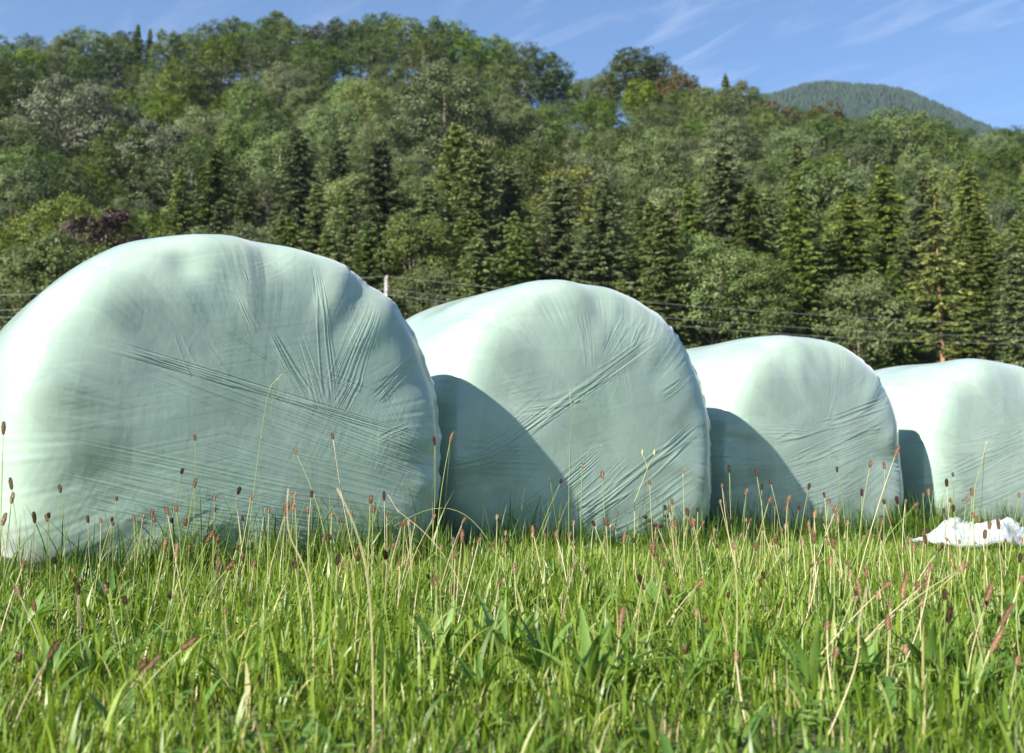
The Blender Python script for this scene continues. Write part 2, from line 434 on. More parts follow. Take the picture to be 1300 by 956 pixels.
P['spruce'] = [conifer('spruce_tree', 800 + i, 20, rd, M_spr, start=.05, density=1.25) for i, rd in enumerate((4.3, 5.2, 3.7, 4.7))] + [conifer('spruce_tree', 820 + i, 20, rd, M_spr, start=.05, density=1.25, droop=dp, gap=.12) for i, (rd, dp) in enumerate(((4.4, .6), (5.0, .5)))]
P['yspruce'] = [conifer('yellowing_spruce', 850, 21, 3.6, M_spry, start=.38, gap=.35, bmat=bark_red, density=1.1)]
P['pine'] = [conifer('thin_spruce', 870, 20, 3.2, M_spr, start=.2, gap=.12)]
used = {k: [False] * len(v) for k, v in P.items()}
WORDS = {'beech': ('deep green rounded tree', 'tree'), 'ash': ('grey green feathery tree', 'tree'), 'light': ('light green bushy tree', 'tree'),
         'grey': ('pale greyish willow', 'tree'), 'yellow': ('slender tree with yellowing leaves', 'tree'), 'red': ('tree with russet brown autumn foliage', 'tree'),
         'purple': ('dark purple leaved shrub', 'shrub'), 'spruce': ('dark green spruce', 'spruce'), 'yspruce': ('thin yellowed spruce', 'spruce'),
         'pine': ('narrow sparse spruce', 'spruce')}
def zone(px, py):
    h = 'above the largest bale\'s left end' if px < 130 else 'above the largest bale\'s top' if px < 330 else 'over the largest bale\'s right shoulder' if px < 500 else \
        'above the second bale' if px < 780 else 'over the second bale\'s right side' if px < 920 else 'above the third bale' if px < 1090 else 'above the fourth bale'
    return h
def band(k):
    return 'at the foot of the wood' if k < .12 else 'low on the slope' if k < .4 else 'halfway up the slope' if k < .72 else 'high on the slope' if k < .97 else 'on the ridge line'
nper = {}
placed = []
def plant(kind, px, Y, ytop=None, scale=None, wide=1.0, label=None):
    i = rnd.randrange(len(P[kind])); proto = P[kind][i]
    X = (px - 650) / F_PX * Y * (CF[0] * 1.0 + .04) * 1.0
    X = at(px, 250, Y).x
    z = float(ground_z(X, Y))
    h0 = proto['h']
    if ytop is not None: s = (at(px, ytop, Y).z - z) / h0
    else: s = scale
    s = max(.35, min(1.9, s))
    if used[kind][i]: o = copy_tree(proto)
    else: o = proto; used[kind][i] = True
    o.location = (X, Y, z - .1); o.rotation_euler = (0, 0, rnd.uniform(0, 6.28))
    o.scale = (s * wide * rnd.uniform(.9, 1.1), s * wide * rnd.uniform(.9, 1.1), s)
    k = (Y - D0) / (DR - D0); ds, cat = WORDS[kind]
    o['label'] = label or f"{ds} {band(k)} {zone(px, 0)}"
    o['category'] = cat
    o['group'] = label and cat or f"{cat}s {band(k)} {zone(px, 0)}"
    if label and 'group' in o: del o['group']
    placed.append(o)
    return o

# named trees that stand out
plant('beech', 806, 232, 60, wide=1.05, label='tall dark rounded tree standing out on the skyline right of centre')
plant('red', 862, 226, 88, wide=.8, label='russet brown tree beside the tall rounded tree on the skyline')
plant('red', 1052, 228, 128, wide=.75, label='russet brown tree in front of the distant hill')
plant('light', 1150, 205, 133, wide=1.0, label='large yellow green rounded tree below the distant hill')
plant('grey', 205, 150, 155, wide=1.05, label='pale greyish willow low on the slope at left')
plant('grey', 95, 165, 100, wide=1.0, label='grey green spreading tree high on the slope at far left')
plant('purple', 135, 108, 262, wide=1.0, label='dark purple leaved shrub behind the largest bale')
plant('light', 100, 99, 292, wide=1.1, label='low round bright green bush just behind the largest bale')
plant('ash', 560, 160, 78, wide=1.1, label='tall pale rounded ash standing above the mixed trees at centre')
plant('yellow', 722, 128, 205, wide=1.1, label='slender yellowing tree right of centre with bright yellow leaves')
plant('yellow', 600, 132, 165, wide=.9, label='yellow flecked tree left of centre beside the pale ash')
plant('yspruce', 1186, 88, 232, wide=.95, label='thin yellowed spruce with a bare reddish trunk at right')
plant('pine', 1280, 92, 290, wide=.9, label='narrow sparse spruce at the right edge')
plant('spruce', 165, 236, 28, wide=.7, label='pointed spruce tip breaking the skyline at left')
plant('spruce', 181, 238, 34, wide=.6, label='second smaller spruce tip on the skyline at left')
plant('spruce', 925, 238, 92, wide=.9, label='dark pointed spruce on the skyline right of the russet tree')
plant('light', 1060, 120, 205, wide=.9)
for a_, b_, c_ in ((-12, 205, 62), (12, 196, 84), (-30, 180, 95), (18, 215, 56)): plant('beech', a_, b_, c_, wide=1.1)
for px, yt, kd in ((-60, 55, 'beech'), (-15, 45, 'beech'), (30, 42, 'beech'), (72, 44, 'ash'), (100, 33, 'beech'), (135, 42, 'beech'), (150, 38, 'beech'), (205, 36, 'beech'), (235, 40, 'ash'), (262, 26, 'beech'),
                   (290, 20, 'beech'), (318, 24, 'beech'), (343, 14, 'ash'), (370, 30, 'beech'), (400, 28, 'beech'), (432, 22, 'beech'), (455, 22, 'ash'), (478, 15, 'beech'), (510, 18, 'beech'),
                   (545, 20, 'beech'), (578, 26, 'beech'), (600, 42, 'beech'), (630, 44, 'beech'), (658, 52, 'beech'), (688, 62, 'beech'), (712, 86, 'beech'), (742, 100, 'beech'), (765, 92, 'ash'),
                   (835, 68, 'beech'), (895, 108, 'beech'), (945, 100, 'ash'), (960, 118, 'beech'), (985, 127, 'red'), (1010, 133, 'beech'), (1035, 137, 'ash'), (1085, 146, 'beech'), (1110, 148, 'ash'),
                   (1195, 150, 'beech'), (1225, 160, 'beech'), (1255, 166, 'ash'), (1282, 158, 'beech'), (1310, 156, 'beech'), (1345, 158, 'beech')):
    plant(kd, px, 238 + rnd.uniform(-6, 8), yt, wide=rnd.uniform(.8, 1.0))
# the slope, row by row
Y = 224.0; row = 0
while Y > 92:
    k = (Y - D0) / (DR - D0)
    step_m = 7.4 + 3.4 * k if k > .12 else 4.4
    halfw = .5 * 1.08 * Y * 1300 / F_PX + 14
    x = -halfw + rnd.uniform(0, step_m)
    while x < halfw:
        Yj = Y + rnd.uniform(-2.5, 2.5); px = 650 + F_PX * x / (Yj * 1.07)
        q = rnd.random()
        n = float(vnoise(np.array([px * .012]), np.array([Y * .03]), 21)[0])
        if k < .13:
            if px < 250: kd = ('light', 'ash', 'spruce', 'light')[int(q * 4)]
            else: kd = 'spruce' if q < .80 else 'ash' if q < .9 else 'light' if q < .96 else 'pine'
        elif k < .30:
            if px < 260: kd = ('light', 'ash', 'light', 'beech')[int(q * 4)]
            elif px < 560: kd = 'spruce' if q < .25 else 'ash' if q < .8 else 'light'
            else: kd = 'spruce' if q < .2 else 'ash' if q < .68 else 'light' if q < .93 else 'yellow'
        elif k < .66:
            if px < 280: kd = 'beech' if q < .45 else 'light' if q < .7 else 'ash'
            elif px < 960: kd = 'ash' if n > .35 else ('beech' if q < .6 else 'light')
            else: kd = 'ash' if q < .5 else 'light' if q < .8 else 'beech'
            if 430 < px < 760 and q > .92: kd = 'yellow'
        else:
            kd = 'beech' if q < .8 else 'ash'
        sc = {'spruce': .84, 'pine': .95, 'beech': .86, 'ash': .86, 'light': .95, 'yellow': .9}[kd] * rnd.uniform(.72, 1.2)
        if k < .13: sc *= .98
        # keep below the designed skyline
        X = x; z = float(ground_z(X, Yj)); lim = (at(px, float(sky_y(px)) + 8, Yj).z - z) / P[kd][0]['h']
        if any(abs(px - a) < 22 and abs(Yj - b) < 13 for a, b in ((205, 143), (135, 101), (100, 96), (560, 154), (722, 121), (1186, 84), (1150, 198), (600, 126))): x += step_m; continue
        plant(kd, px, Yj, scale=min(sc, lim), wide=rnd.uniform(.9, 1.12))
        x += step_m * rnd.uniform(.8, 1.2)
    Y -= 8.2 + 4.0 * max(0, k) if k > .1 else 5.5
    row += 1
print('trees', len(placed))
for k, v in P.items():
    for i, o in enumerate(v):
        if not used[k][i]:
            for c in list(o.children): bpy.data.objects.remove(c)
            bpy.data.objects.remove(o)

# ------------------------------------------------------------------ power line
wood = noise_mat('weathered_pole_wood', (.20, .18, .16), (.34, .31, .28), 4, stretch=(1, 1, .15))
porc = noise_mat('insulator_ceramic', (.35, .33, .30), (.42, .40, .37), 10, rough=.25)
wire_m = noise_mat('wire_aluminium', (.24, .24, .24), (.32, .32, .32), 3, rough=.5)
PX, PY = at(490, 400, 55).x, 55.0
ptop = at(490, 352, 55).z
pole = empty('utility_pole', (PX, PY, 0))
tag(pole, 'weathered wooden utility pole rising between the first two bales', 'utility pole')
mb = MB(); zs = np.linspace(-1, ptop, 6); mb.tube(np.stack([0 * zs, 0 * zs, zs], -1), np.linspace(.15, .10, 6), 12); mb.build('shaft', wood, pole)
lv = [ptop - .02, at(490, 369, 55).z, at(490, 375.5, 55).z]
for z in lv:
    mb = MB(); mb.tube([(0.05, -.12, z - .12), (0.05, -.2, z - .1), (.05, -.24, z)], [.012, .012, .012], 6)
    br = mb.build('bracket', wire_m, pole)
    mb = MB(); mb.tube([(.05, -.24, z - .06), (.05, -.24, z - .03), (.05, -.24, z), (.05, -.24, z + .05), (.05, -.24, z + .07)], [.03, .05, .035, .045, .01], 10); mb.build('insulator', porc, br)
ends = [((1430, 415), (1430, 429), (1430, 437)), ((-600, 375), (-600, 392), (-600, 400))]
for i, z in enumerate(lv):
    p0 = Vector((PX + .05, PY - .24, z + .03))
    pr = at(ends[0][i][0], ends[0][i][1], 71); pl = at(ends[1][i][0], ends[1][i][1], 58)
    pts = []
    for k in range(-30, 41):
        if k < 0: t = -k / 30; p = p0.lerp(pl, t)
        else: t = k / 40; p = p0.lerp(pr, t)
        p = Vector(p); p.z -= 4 * t * (1 - t) * (.55 + .1 * i)
        pts.append(p)
    mb = MB(); mb.tube(np.array(pts), .0095, 5)
    w = mb.build('power_line', wire_m)
    tag(w, ('topmost thin grey overhead wire strung across the dark spruces', 'middle thin overhead wire strung across the dark spruces', 'lowest thin overhead wire crossing just above the bales')[i], 'wire', 'overhead wires on the pole')

# ------------------------------------------------------------------ bales
def film_mat():
    m, nt, out = new_mat('pale_green_stretch_film'); L = nt.links
    tc = nt.nodes.new('ShaderNodeTexCoord')
    n = N(nt, 'ShaderNodeTexNoise', Scale=2.2, Detail=5, Roughness=.55, Distortion=.4); L.new(tc.outputs['Object'], n.inputs['Vector'])
    cr = nt.nodes.new('ShaderNodeValToRGB'); cr.color_ramp.elements[0].position = .35; cr.color_ramp.elements[1].position = .68
    cr.color_ramp.elements[0].color = (.263, .365, .283, 1); cr.color_ramp.elements[1].color = (.365, .456, .372, 1)
    L.new(n.outputs['Fac'], cr.inputs[0])
    # faint dust and specks
    d = N(nt, 'ShaderNodeTexNoise', Scale=60, Detail=3); L.new(tc.outputs['Object'], d.inputs['Vector'])
    dr = N(nt, 'ShaderNodeMapRange', From_Min=.64, From_Max=.72, To_Max=.4); L.new(d.outputs['Fac'], dr.inputs['Value'])
    mx = nt.nodes.new('ShaderNodeMix'); mx.data_type = 'RGBA'; L.new(dr.outputs[0], mx.inputs['Factor']); L.new(cr.outputs[0], mx.inputs['A']); mx.inputs['B'].default_value = (.33, .40, .29, 1)
    p = N(nt, 'ShaderNodeBsdfPrincipled', Roughness=.36); p.inputs['Specular IOR Level'].default_value = .5
    p.inputs['Sheen Weight'].default_value = .3; p.inputs['Sheen Roughness'].default_value = .45; p.inputs['Coat Weight'].default_value = .5; p.inputs['Coat Roughness'].default_value = .13
    sz = nt.nodes.new('ShaderNodeSeparateXYZ'); L.new(tc.outputs['Object'], sz.inputs[0])
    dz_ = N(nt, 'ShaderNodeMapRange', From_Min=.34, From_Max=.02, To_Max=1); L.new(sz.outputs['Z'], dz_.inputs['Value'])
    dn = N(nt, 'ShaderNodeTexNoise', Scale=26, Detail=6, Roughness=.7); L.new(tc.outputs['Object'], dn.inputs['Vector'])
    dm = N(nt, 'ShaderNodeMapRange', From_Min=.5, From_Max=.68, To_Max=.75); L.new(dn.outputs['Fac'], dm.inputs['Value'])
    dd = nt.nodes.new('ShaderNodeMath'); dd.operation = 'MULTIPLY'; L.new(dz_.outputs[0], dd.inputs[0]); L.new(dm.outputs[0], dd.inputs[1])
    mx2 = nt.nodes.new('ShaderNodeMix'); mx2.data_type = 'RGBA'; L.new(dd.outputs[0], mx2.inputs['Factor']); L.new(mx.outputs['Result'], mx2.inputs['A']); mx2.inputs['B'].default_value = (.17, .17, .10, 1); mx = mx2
    # overlapping turns of film: faint bands with crisp edges
    col = mx.outputs['Result']; hgt = None
    for rot, wd in ((R(14), 3.3), (R(-47), 2.6), (R(78), 2.9)):
        m1 = nt.nodes.new('ShaderNodeMapping'); m1.inputs['Rotation'].default_value = (0, rot, 0); m1.inputs['Scale'].default_value = (wd,) * 3; L.new(tc.outputs['Object'], m1.inputs[0])
        sx = nt.nodes.new('ShaderNodeSeparateXYZ'); L.new(m1.outputs[0], sx.inputs[0])
        nn = N(nt, 'ShaderNodeTexNoise', Scale=.9, Detail=1); L.new(m1.outputs[0], nn.inputs['Vector'])
        ad = nt.nodes.new('ShaderNodeMath'); ad.operation = 'ADD'; L.new(sx.outputs['Z'], ad.inputs[0]); L.new(nn.outputs['Fac'], ad.inputs[1])
        fr = nt.nodes.new('ShaderNodeMath'); fr.operation = 'FRACT'; L.new(ad.outputs[0], fr.inputs[0])
        gt = N(nt, 'ShaderNodeMapRange', From_Min=.42, From_Max=.44, To_Min=.93, To_Max=1.0); L.new(fr.outputs[0], gt.inputs['Value'])
        mu = nt.nodes.new('ShaderNodeVectorMath'); mu.operation = 'SCALE'; L.new(col, mu.inputs[0]); L.new(gt.outputs[0], mu.inputs['Scale']); col = mu.outputs[0]
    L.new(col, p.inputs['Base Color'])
    rr = N(nt, 'ShaderNodeMapRange', To_Min=.22, To_Max=.40); L.new(n.outputs['Fac'], rr.inputs['Value']); L.new(rr.outputs[0], p.inputs['Roughness'])
    # fine film crinkle
    mp = nt.nodes.new('ShaderNodeMapping'); mp.inputs['Scale'].default_value = (1, 1, .35); mp.inputs['Rotation'].default_value = (0, R(35), 0); L.new(tc.outputs['Object'], mp.inputs[0])
    f = N(nt, 'ShaderNodeTexNoise', Scale=38, Detail=4, Roughness=.6, Distortion=.5); L.new(mp.outputs[0], f.inputs['Vector'])
    b = N(nt, 'ShaderNodeBump', Strength=.16, Distance=.004); L.new(f.outputs['Fac'], b.inputs['Height'])
    f2 = N(nt, 'ShaderNodeTexNoise', Scale=9, Detail=3); L.new(tc.outputs['Object'], f2.inputs['Vector'])
    b2 = N(nt, 'ShaderNodeBump', Strength=.12, Distance=.015); L.new(f2.outputs['Fac'], b2.inputs['Height']); L.new(b.outputs[0], b2.inputs['Normal'])
    L.new(b2.outputs[0], p.inputs['Normal']); L.new(b2.outputs[0], p.inputs['Coat Normal'])
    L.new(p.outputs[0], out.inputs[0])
    return m
FILM = film_mat()

BALES = [dict(dz=0.0073, q=(-0.8102, 3.5743, 0.6580, 1.5500, 1.1520, 1.2753), nr=850, nt=2200), dict(q=(.374, 4.678, .603, 1.500, 1.227, 1.359), nr=650, nt=1600),
         dict(dz=0.0087, q=(1.6859, 5.9024, 0.6010, 1.5074, 1.1446, 1.3444), nr=520, nt=1200), dict(dz=0.0102, q=(3.1700, 6.9355, 0.5440, 1.6231, 1.1400, 1.4166), nr=420, nt=900)]
BALES[0]['label'] = 'largest and nearest pale green wrapped silage bale filling the left side'
BALES[1]['label'] = 'second wrapped silage bale with diagonal film creases and its neighbour\'s curved shadow'
BALES[2]['label'] = 'third wrapped silage bale, smaller, between the second bale and the white sheet'
BALES[3]['label'] = 'farthest wrapped silage bale cut by the right edge, behind the crumpled white sheet'

def face_uv(q, px, py):
    """photo pixel -> (x, z) on the bale's front face plane"""
    X, Yc, yaw = q[:3]
    a, b = (px - 650) / F_PX, -(py - 433) / F_PX
    d = np.array([a, CF[0] - b * CF[1], CF[1] + b * CF[0]])
    n = np.array([math.sin(yaw), -math.cos(yaw), 0]); c = np.array([X, Yc, 0]) - np.array([0, 0, CAM_Z])
    t = (c @ n) / (d @ n); p = d * t
    return (p[0] - X) * math.cos(yaw) + (p[1] - Yc) * math.sin(yaw), p[2] + CAM_Z

# crease bundles traced from the photo: (x0,y0,x1,y1, half width px, spacing px, amplitude mm, fan)
CREASE = [
 [(120, 436, 540, 560, 10, 5, 2.2, 0), (150, 450, 560, 600, 26, 7, 1.0, .3), (90, 585, 520, 672, 34, 6, .9, .2), (70, 620, 420, 700, 30, 6, 1.0, 0), (250, 560, 550, 640, 30, 8, .7, .2),
  (404, 335, 419, 516, 13, 4.5, 2.4, .6), (345, 425, 392, 508, 13, 4.5, 2.4, .7), (380, 430, 408, 520, 14, 5, 1.2, .5), (300, 372, 326, 425, 9, 4.5, 1.5, .3), (302, 328, 318, 362, 8, 4, 1.5, 0),
  (214, 370, 382, 486, 4, 4, 2.0, 0), (222, 385, 330, 470, 14, 7, .6, .5), (478, 385, 432, 498, 26, 6, 1.3, .5), (540, 452, 478, 512, 13, 5, 2.0, .3), (455, 480, 432, 520, 14, 5, 1.8, .4),
  (222, 425, 244, 482, 12, 11, 1.0, .4), (258, 440, 292, 480, 14, 12, .8, .4), (255, 350, 330, 372, 26, 7, .5, 0), (330, 350, 380, 320, 20, 6, .6, 0), (440, 380, 470, 460, 22, 6, .7, .3),
  (360, 455, 470, 505, 16, 6, .9, .2), (330, 500, 560, 590, 8, 4, 1.6, .0), (480, 560, 520, 545, 8, 5, 1.2, 0), (100, 640, 300, 692, 8, 5, 1.8, 0), (160, 655, 560, 700, 24, 6, .9, .1), (480, 480, 530, 570, 20, 7, .7, .3)],
 [(592, 600, 832, 428, 12, 5, 2.8, .3), (625, 560, 700, 500, 16, 5, 1.2, .3), (690, 695, 885, 548, 15, 7, 3.4, .2), (640, 712, 770, 592, 34, 7, 2.2, .2), (600, 590, 680, 540, 26, 5, .9, .1),
  (655, 522, 745, 502, 12, 4.5, 1.3, .3), (750, 470, 742, 395, 14, 6, 1.2, .5), (768, 455, 800, 400, 16, 6, 1.2, .5), (720, 440, 700, 385, 16, 7, .7, .5), (800, 440, 825, 400, 12, 5, 1.5, .4),
  (742, 640, 800, 590, 18, 8, 1.4, .2), (810, 650, 880, 600, 20, 10, 1.2, .1), (560, 580, 690, 590, 26, 8, .8, .1), (840, 500, 870, 480, 10, 6, 1.6, .1), (570, 600, 660, 575, 8, 7, 1.6, 0),
  (620, 700, 700, 640, 30, 6, 1.3, .1), (750, 700, 870, 620, 20, 8, 1.6, .1), (780, 420, 790, 500, 20, 6, .6, .4), (700, 480, 640, 500, 20, 7, .5, .2)],
 [(978, 566, 1130, 512, 10, 5, 2.6, .3), (1000, 590, 1128, 530, 14, 6, 1.4, .2), (985, 600, 1110, 560, 18, 6, .9, .2), (955, 555, 1040, 552, 12, 5, .9, 0), (1000, 640, 1100, 600, 26, 7, 1.0, .1),
  (1050, 540, 1062, 480, 14, 6, .9, .5), (1020, 520, 990, 460, 18, 7, .7, .5), (1070, 560, 1120, 545, 6, 4, 2.2, 0), (950, 640, 1060, 660, 30, 7, .7, 0), (1080, 650, 1130, 600, 20, 8, .9, .1), (1075, 500, 1110, 470, 14, 6, .8, .4)],
 [(1200, 610, 1330, 545, 16, 6, 1.6, .1), (1215, 640, 1340, 590, 20, 7, 1.5, .1), (1190, 575, 1290, 560, 16, 6, .8, 0), (1250, 540, 1290, 500, 16, 6, .7, .4), (1240, 560, 1360, 520, 20, 7, 1.0, .1), (1200, 640, 1300, 655, 20, 7, .8, 0)]]
# soft dents and lumps (x, y, radius px, depth mm)
DENT = [[(236, 336, 15, -22), (262, 322, 20, 7), (306, 318, 24, 8), (345, 322, 14, -12), (468, 372, 20, -16), (495, 392, 22, 10), (420, 325, 24, 6), (150, 375, 26, 8), (98, 420, 26, -10), (120, 395, 20, 9), (60, 480, 22, 9), (40, 560, 24, -12), (55, 520, 24, 8), (140, 640, 30, -12), (545, 470, 15, -10), (552, 520, 12, 7), (550, 580, 14, -9), (545, 620, 14, 8)],
        [(640, 400, 20, -12), (672, 388, 18, 9), (703, 385, 14, -14), (735, 372, 18, 7), (800, 395, 16, -9), (612, 430, 20, 8), (880, 545, 24, -14), (893, 600, 14, 9), (845, 470, 18, -7), (858, 620, 34, -10)],
        [(942, 475, 18, -12), (975, 455, 16, 8), (1005, 450, 10, -12), (1060, 450, 14, -7), (1115, 590, 22, -14), (1135, 560, 12, 8), (930, 520, 16, 8), (1100, 640, 20, -8)],
        [(1225, 480, 12, -9), (1200, 520, 18, -8), (1260, 480, 14, 6), (1300, 490, 14, -8)]]

def build_bale(idx):
    B = BALES[idx]; X, Yc, yaw, W, H, Lg = B['q']; nr, nt_ = B['nr'], B['nt']
    p = 8.5; zc = .40; qu, ql = 2.2, 3.8
    ph = np.linspace(0, np.pi, 6001)
    pe = np.where(np.cos(ph) > 0, p, 3.0)
    u = .5 * np.sign(np.cos(ph)) * abs(np.cos(ph)) ** (2 / pe); rho = np.sin(ph) ** (2 / pe)
    s = np.concatenate([[0], np.cumsum(np.hypot(np.diff(u) * Lg, np.diff(rho) * W / 2))])
    tot = s[-1]
    # more rings on the front half, where the camera looks
    g = np.linspace(0, 1, nr); target = tot * (g * .78 + .22 * g ** 3)
    u = np.interp(target, s, u) * Lg; rho = np.interp(target, s, rho)
    th = np.linspace(0, 2 * np.pi, nt_, endpoint=False)[None, :]
    c, sn = np.cos(th), np.sin(th)
    up = (abs(c) ** qu + abs(sn) ** qu) ** (-1 / qu); lo = (abs(c) ** ql + abs(sn) ** ql) ** (-1 / ql); Rr = np.where(sn >= 0, up, lo)
    u = u[:, None] + 0 * th; rho = rho[:, None]
    x = W / 2 * Rr * c * rho; zz = np.where(sn >= 0, (1 - zc) * H, zc * H) * Rr * sn * rho
    z = zc * H + zz
    if idx == 0: z = z * (1 - .13 * sstep(-.35 * Lg, .42 * Lg, -u) * sstep(.2, .9, z / H))
    Pm = np.stack([x, -u, z], -1)            # local: -Y is the front face normal
    Pm[:, :, 1] += Lg / 2
    def normals(Q):
        dt = np.roll(Q, -1, 1) - np.roll(Q, 1, 1); dr = np.gradient(Q, axis=0)
        n = np.cross(dt, dr); n /= np.linalg.norm(n, axis=2)[:, :, None] + 1e-12
        # smooth the poles
        n[0] = (0, -1, 0); n[-1] = (0, 1, 0); n[1] = (0, -1, 0); n[-2] = (0, 1, 0)
        cen = np.array([0, Lg / 2, zc * H]); sg = np.sign(((Q - cen) * n).sum(2)); n *= sg[:, :, None]
        return n
    nrm = normals(Pm)
    h = np.zeros_like(x)
    shoulder = sstep(.45, .78, rho + 0 * x) * sstep(-.55 * Lg, .15 * Lg, u)
    # large settling lumps, stronger round the shoulder
    a, b = x * 3.1 + idx * 17, z * 3.1 + 5 + u * 2.3
    ang = np.arctan2(zz, x)
    h += .014 * (vnoise(a, b, 40 + idx) - .5) * (.4 + .6 * shoulder)
    h += .014 * (vnoise(ang * 3.2 + 20, u * 3.6 + 20 + idx, 50 + idx) - .5) * sstep(.5, .9, rho + 0 * x) * (1 - sstep(2.9, 3.14, abs(ang)))
    sh2 = shoulder * sstep(.2 * Lg, .4 * Lg, u) * (1 - sstep(2.9, 3.14, abs(ang)))
    h += .011 * (vnoise(ang * 6.5 + 40, u * 5 + rho * 3 + idx, 52 + idx) - .5) * sh2
    # radial gathering of the film over the shoulder
    gz = sstep(.5, .85, rho + 0 * x) * (1 - sstep(.98, 1.0, rho + 0 * x) * sstep(-.1 * Lg, .25 * Lg, -u)) * sstep(.1 * Lg, .35 * Lg, u)
    rad_n = vnoise(ang * 46 + 100, rho * 5 + 0 * x + idx, 60 + idx) - .5
    h += .0013 * rad_n * gz * sstep(.35, .65, vnoise(ang * 3 + 10, rho * 2 + 0 * x, 61 + idx))
    # rim ridge on the right side of the face
    rim = np.exp(-((rho - .965) / .02) ** 2) * sstep(.2, .8, c + 0 * x) * sstep(.15 * Lg, .3 * Lg, u)
    h += rim * (.010 + .014 * (vnoise(ang * 30, rho * 12 + 0 * x, 66 + idx) - .5))
    front = sstep(.12 * Lg, .40 * Lg, u)
    # fine cross-hatched film texture on the face
    for k_, (aa, sp, am) in enumerate(((12, .008, .00022), (-38, .010, .0002), (62, .009, .00022), (84, .013, .00018))):
        A = R(aa); s_ = x * math.cos(A) + z * math.sin(A); q_ = -x * math.sin(A) + z * math.cos(A)
        m_ = sstep(.45, .7, vnoise(x * 4 + 7 * k_, z * 4 + 3 * k_, 70 + k_ + idx * 5))
        h += front * am * .6 * (vnoise(q_ / sp + 50, s_ * 4 + 50, 80 + k_ + idx * 5) - .5) * m_ * 2
    # traced crease bundles
    pxm = F_PX / (Yc * 1.0)
    for k_, (x0, y0, x1, y1, hw, sp, am, fan) in enumerate(CREASE[idx]):
        a0 = np.array(face_uv(B['q'], x0, y0)); a1 = np.array(face_uv(B['q'], x1, y1))
        d = a1 - a0; Ln = np.hypot(*d); d /= Ln
        s_ = ((x - a0[0]) * d[0] + (z - a0[1]) * d[1]) / Ln
        q_ = (-(x - a0[0]) * d[1] + (z - a0[1]) * d[0]) * pxm
        q_ = q_ / (1 - fan * .5 + fan * s_).clip(.3, 2) + 5 * (vnoise(s_ * 2 + 30, 0 * s_ + k_, 91) - .5)
        # each fold in the bundle has its own length
        fold = np.floor(q_ / sp * .8 + 40)
        rr = np.random.default_rng(1000 * idx + k_); tab = rr.random((400, 2)); fi = fold.astype(int) % 400
        s0, s1 = -.08 + .22 * tab[fi, 0] + 0, 1.1 - .3 * tab[fi, 1]
        win = sstep(-.06, .18, s_ - .0) * (1 - sstep(.82, 1.08, s_))
        win = win * (1 - sstep(.55, 1.15, abs(q_) / hw))
        v1 = vnoise(q_ / sp * 2.3 + 60, s_ * Ln * 3.2 + 20, 300 + k_ + idx * 40) - .5
        ridge = (1 - np.abs(v1) * 4.2).clip(0, 1) ** 1.4 - .3
        h += front * win * am * .000185 * (ridge * 2.2 + v1 * .8) * 1.7
    for (dx_, dy_, rp, dep) in DENT[idx]:
        a0 = face_uv(B['q'], dx_, dy_); rm = 1.5 * rp / pxm
        dd = ((x - a0[0]) / (rm * 1.1)) ** 2 + ((z - a0[1]) / rm) ** 2
        h += np.exp(-dd) * dep * .00075 * sstep(0, .25 * Lg, u)
    Pm = Pm + nrm * h[:, :, None]
    Pm[:, :, 2] = np.maximum(Pm[:, :, 2], -.01)
    # collapse poles
    v = Pm.reshape(-1, 3)
    i = np.arange(nr - 1)[:, None] * nt_; j = np.arange(nt_)[None, :]; j2 = (j + 1) % nt_
    f = np.stack([i + j, i + nt_ + j, i + nt_ + j2, i + j2], -1).reshape(-1, 4)
    f = f[nt_:-nt_]
    v0 = np.vstack([v, Pm[1].mean(0)[None], Pm[-2].mean(0)[None]])
    # close the ends with tri-like fans built from quads (pairs of segments)
    k = np.arange(0, nt_, 2); e0 = len(v0) - 2; e1 = len(v0) - 1
    fa = np.stack([nt_ + k, nt_ + (k + 1) % nt_, nt_ + (k + 2) % nt_, 0 * k + e0], -1)[:, ::-1]
    bb = (nr - 2) * nt_; fb = np.stack([bb + k, bb + (k + 1) % nt_, bb + (k + 2) % nt_, 0 * k + e1], -1)
    f = np.vstack([f, fa, fb])
    o = mesh_np('silage_bale', v0, f, FILM)
    o.location = (X, Yc, B.get('dz', 0)); o.rotation_euler = (0, 0, yaw)
    o.name = 'silage_bale'
    tag(o, B['label'], 'bale', 'wrapped silage bales in a row')
    return o
bales = [build_bale(i) for i in range(4)]
fm = noise_mat('white_film', (.24, .26, .255), (.40, .42, .42), 14, rough=.22, bump=1.0, bscale=14, spec=.5)

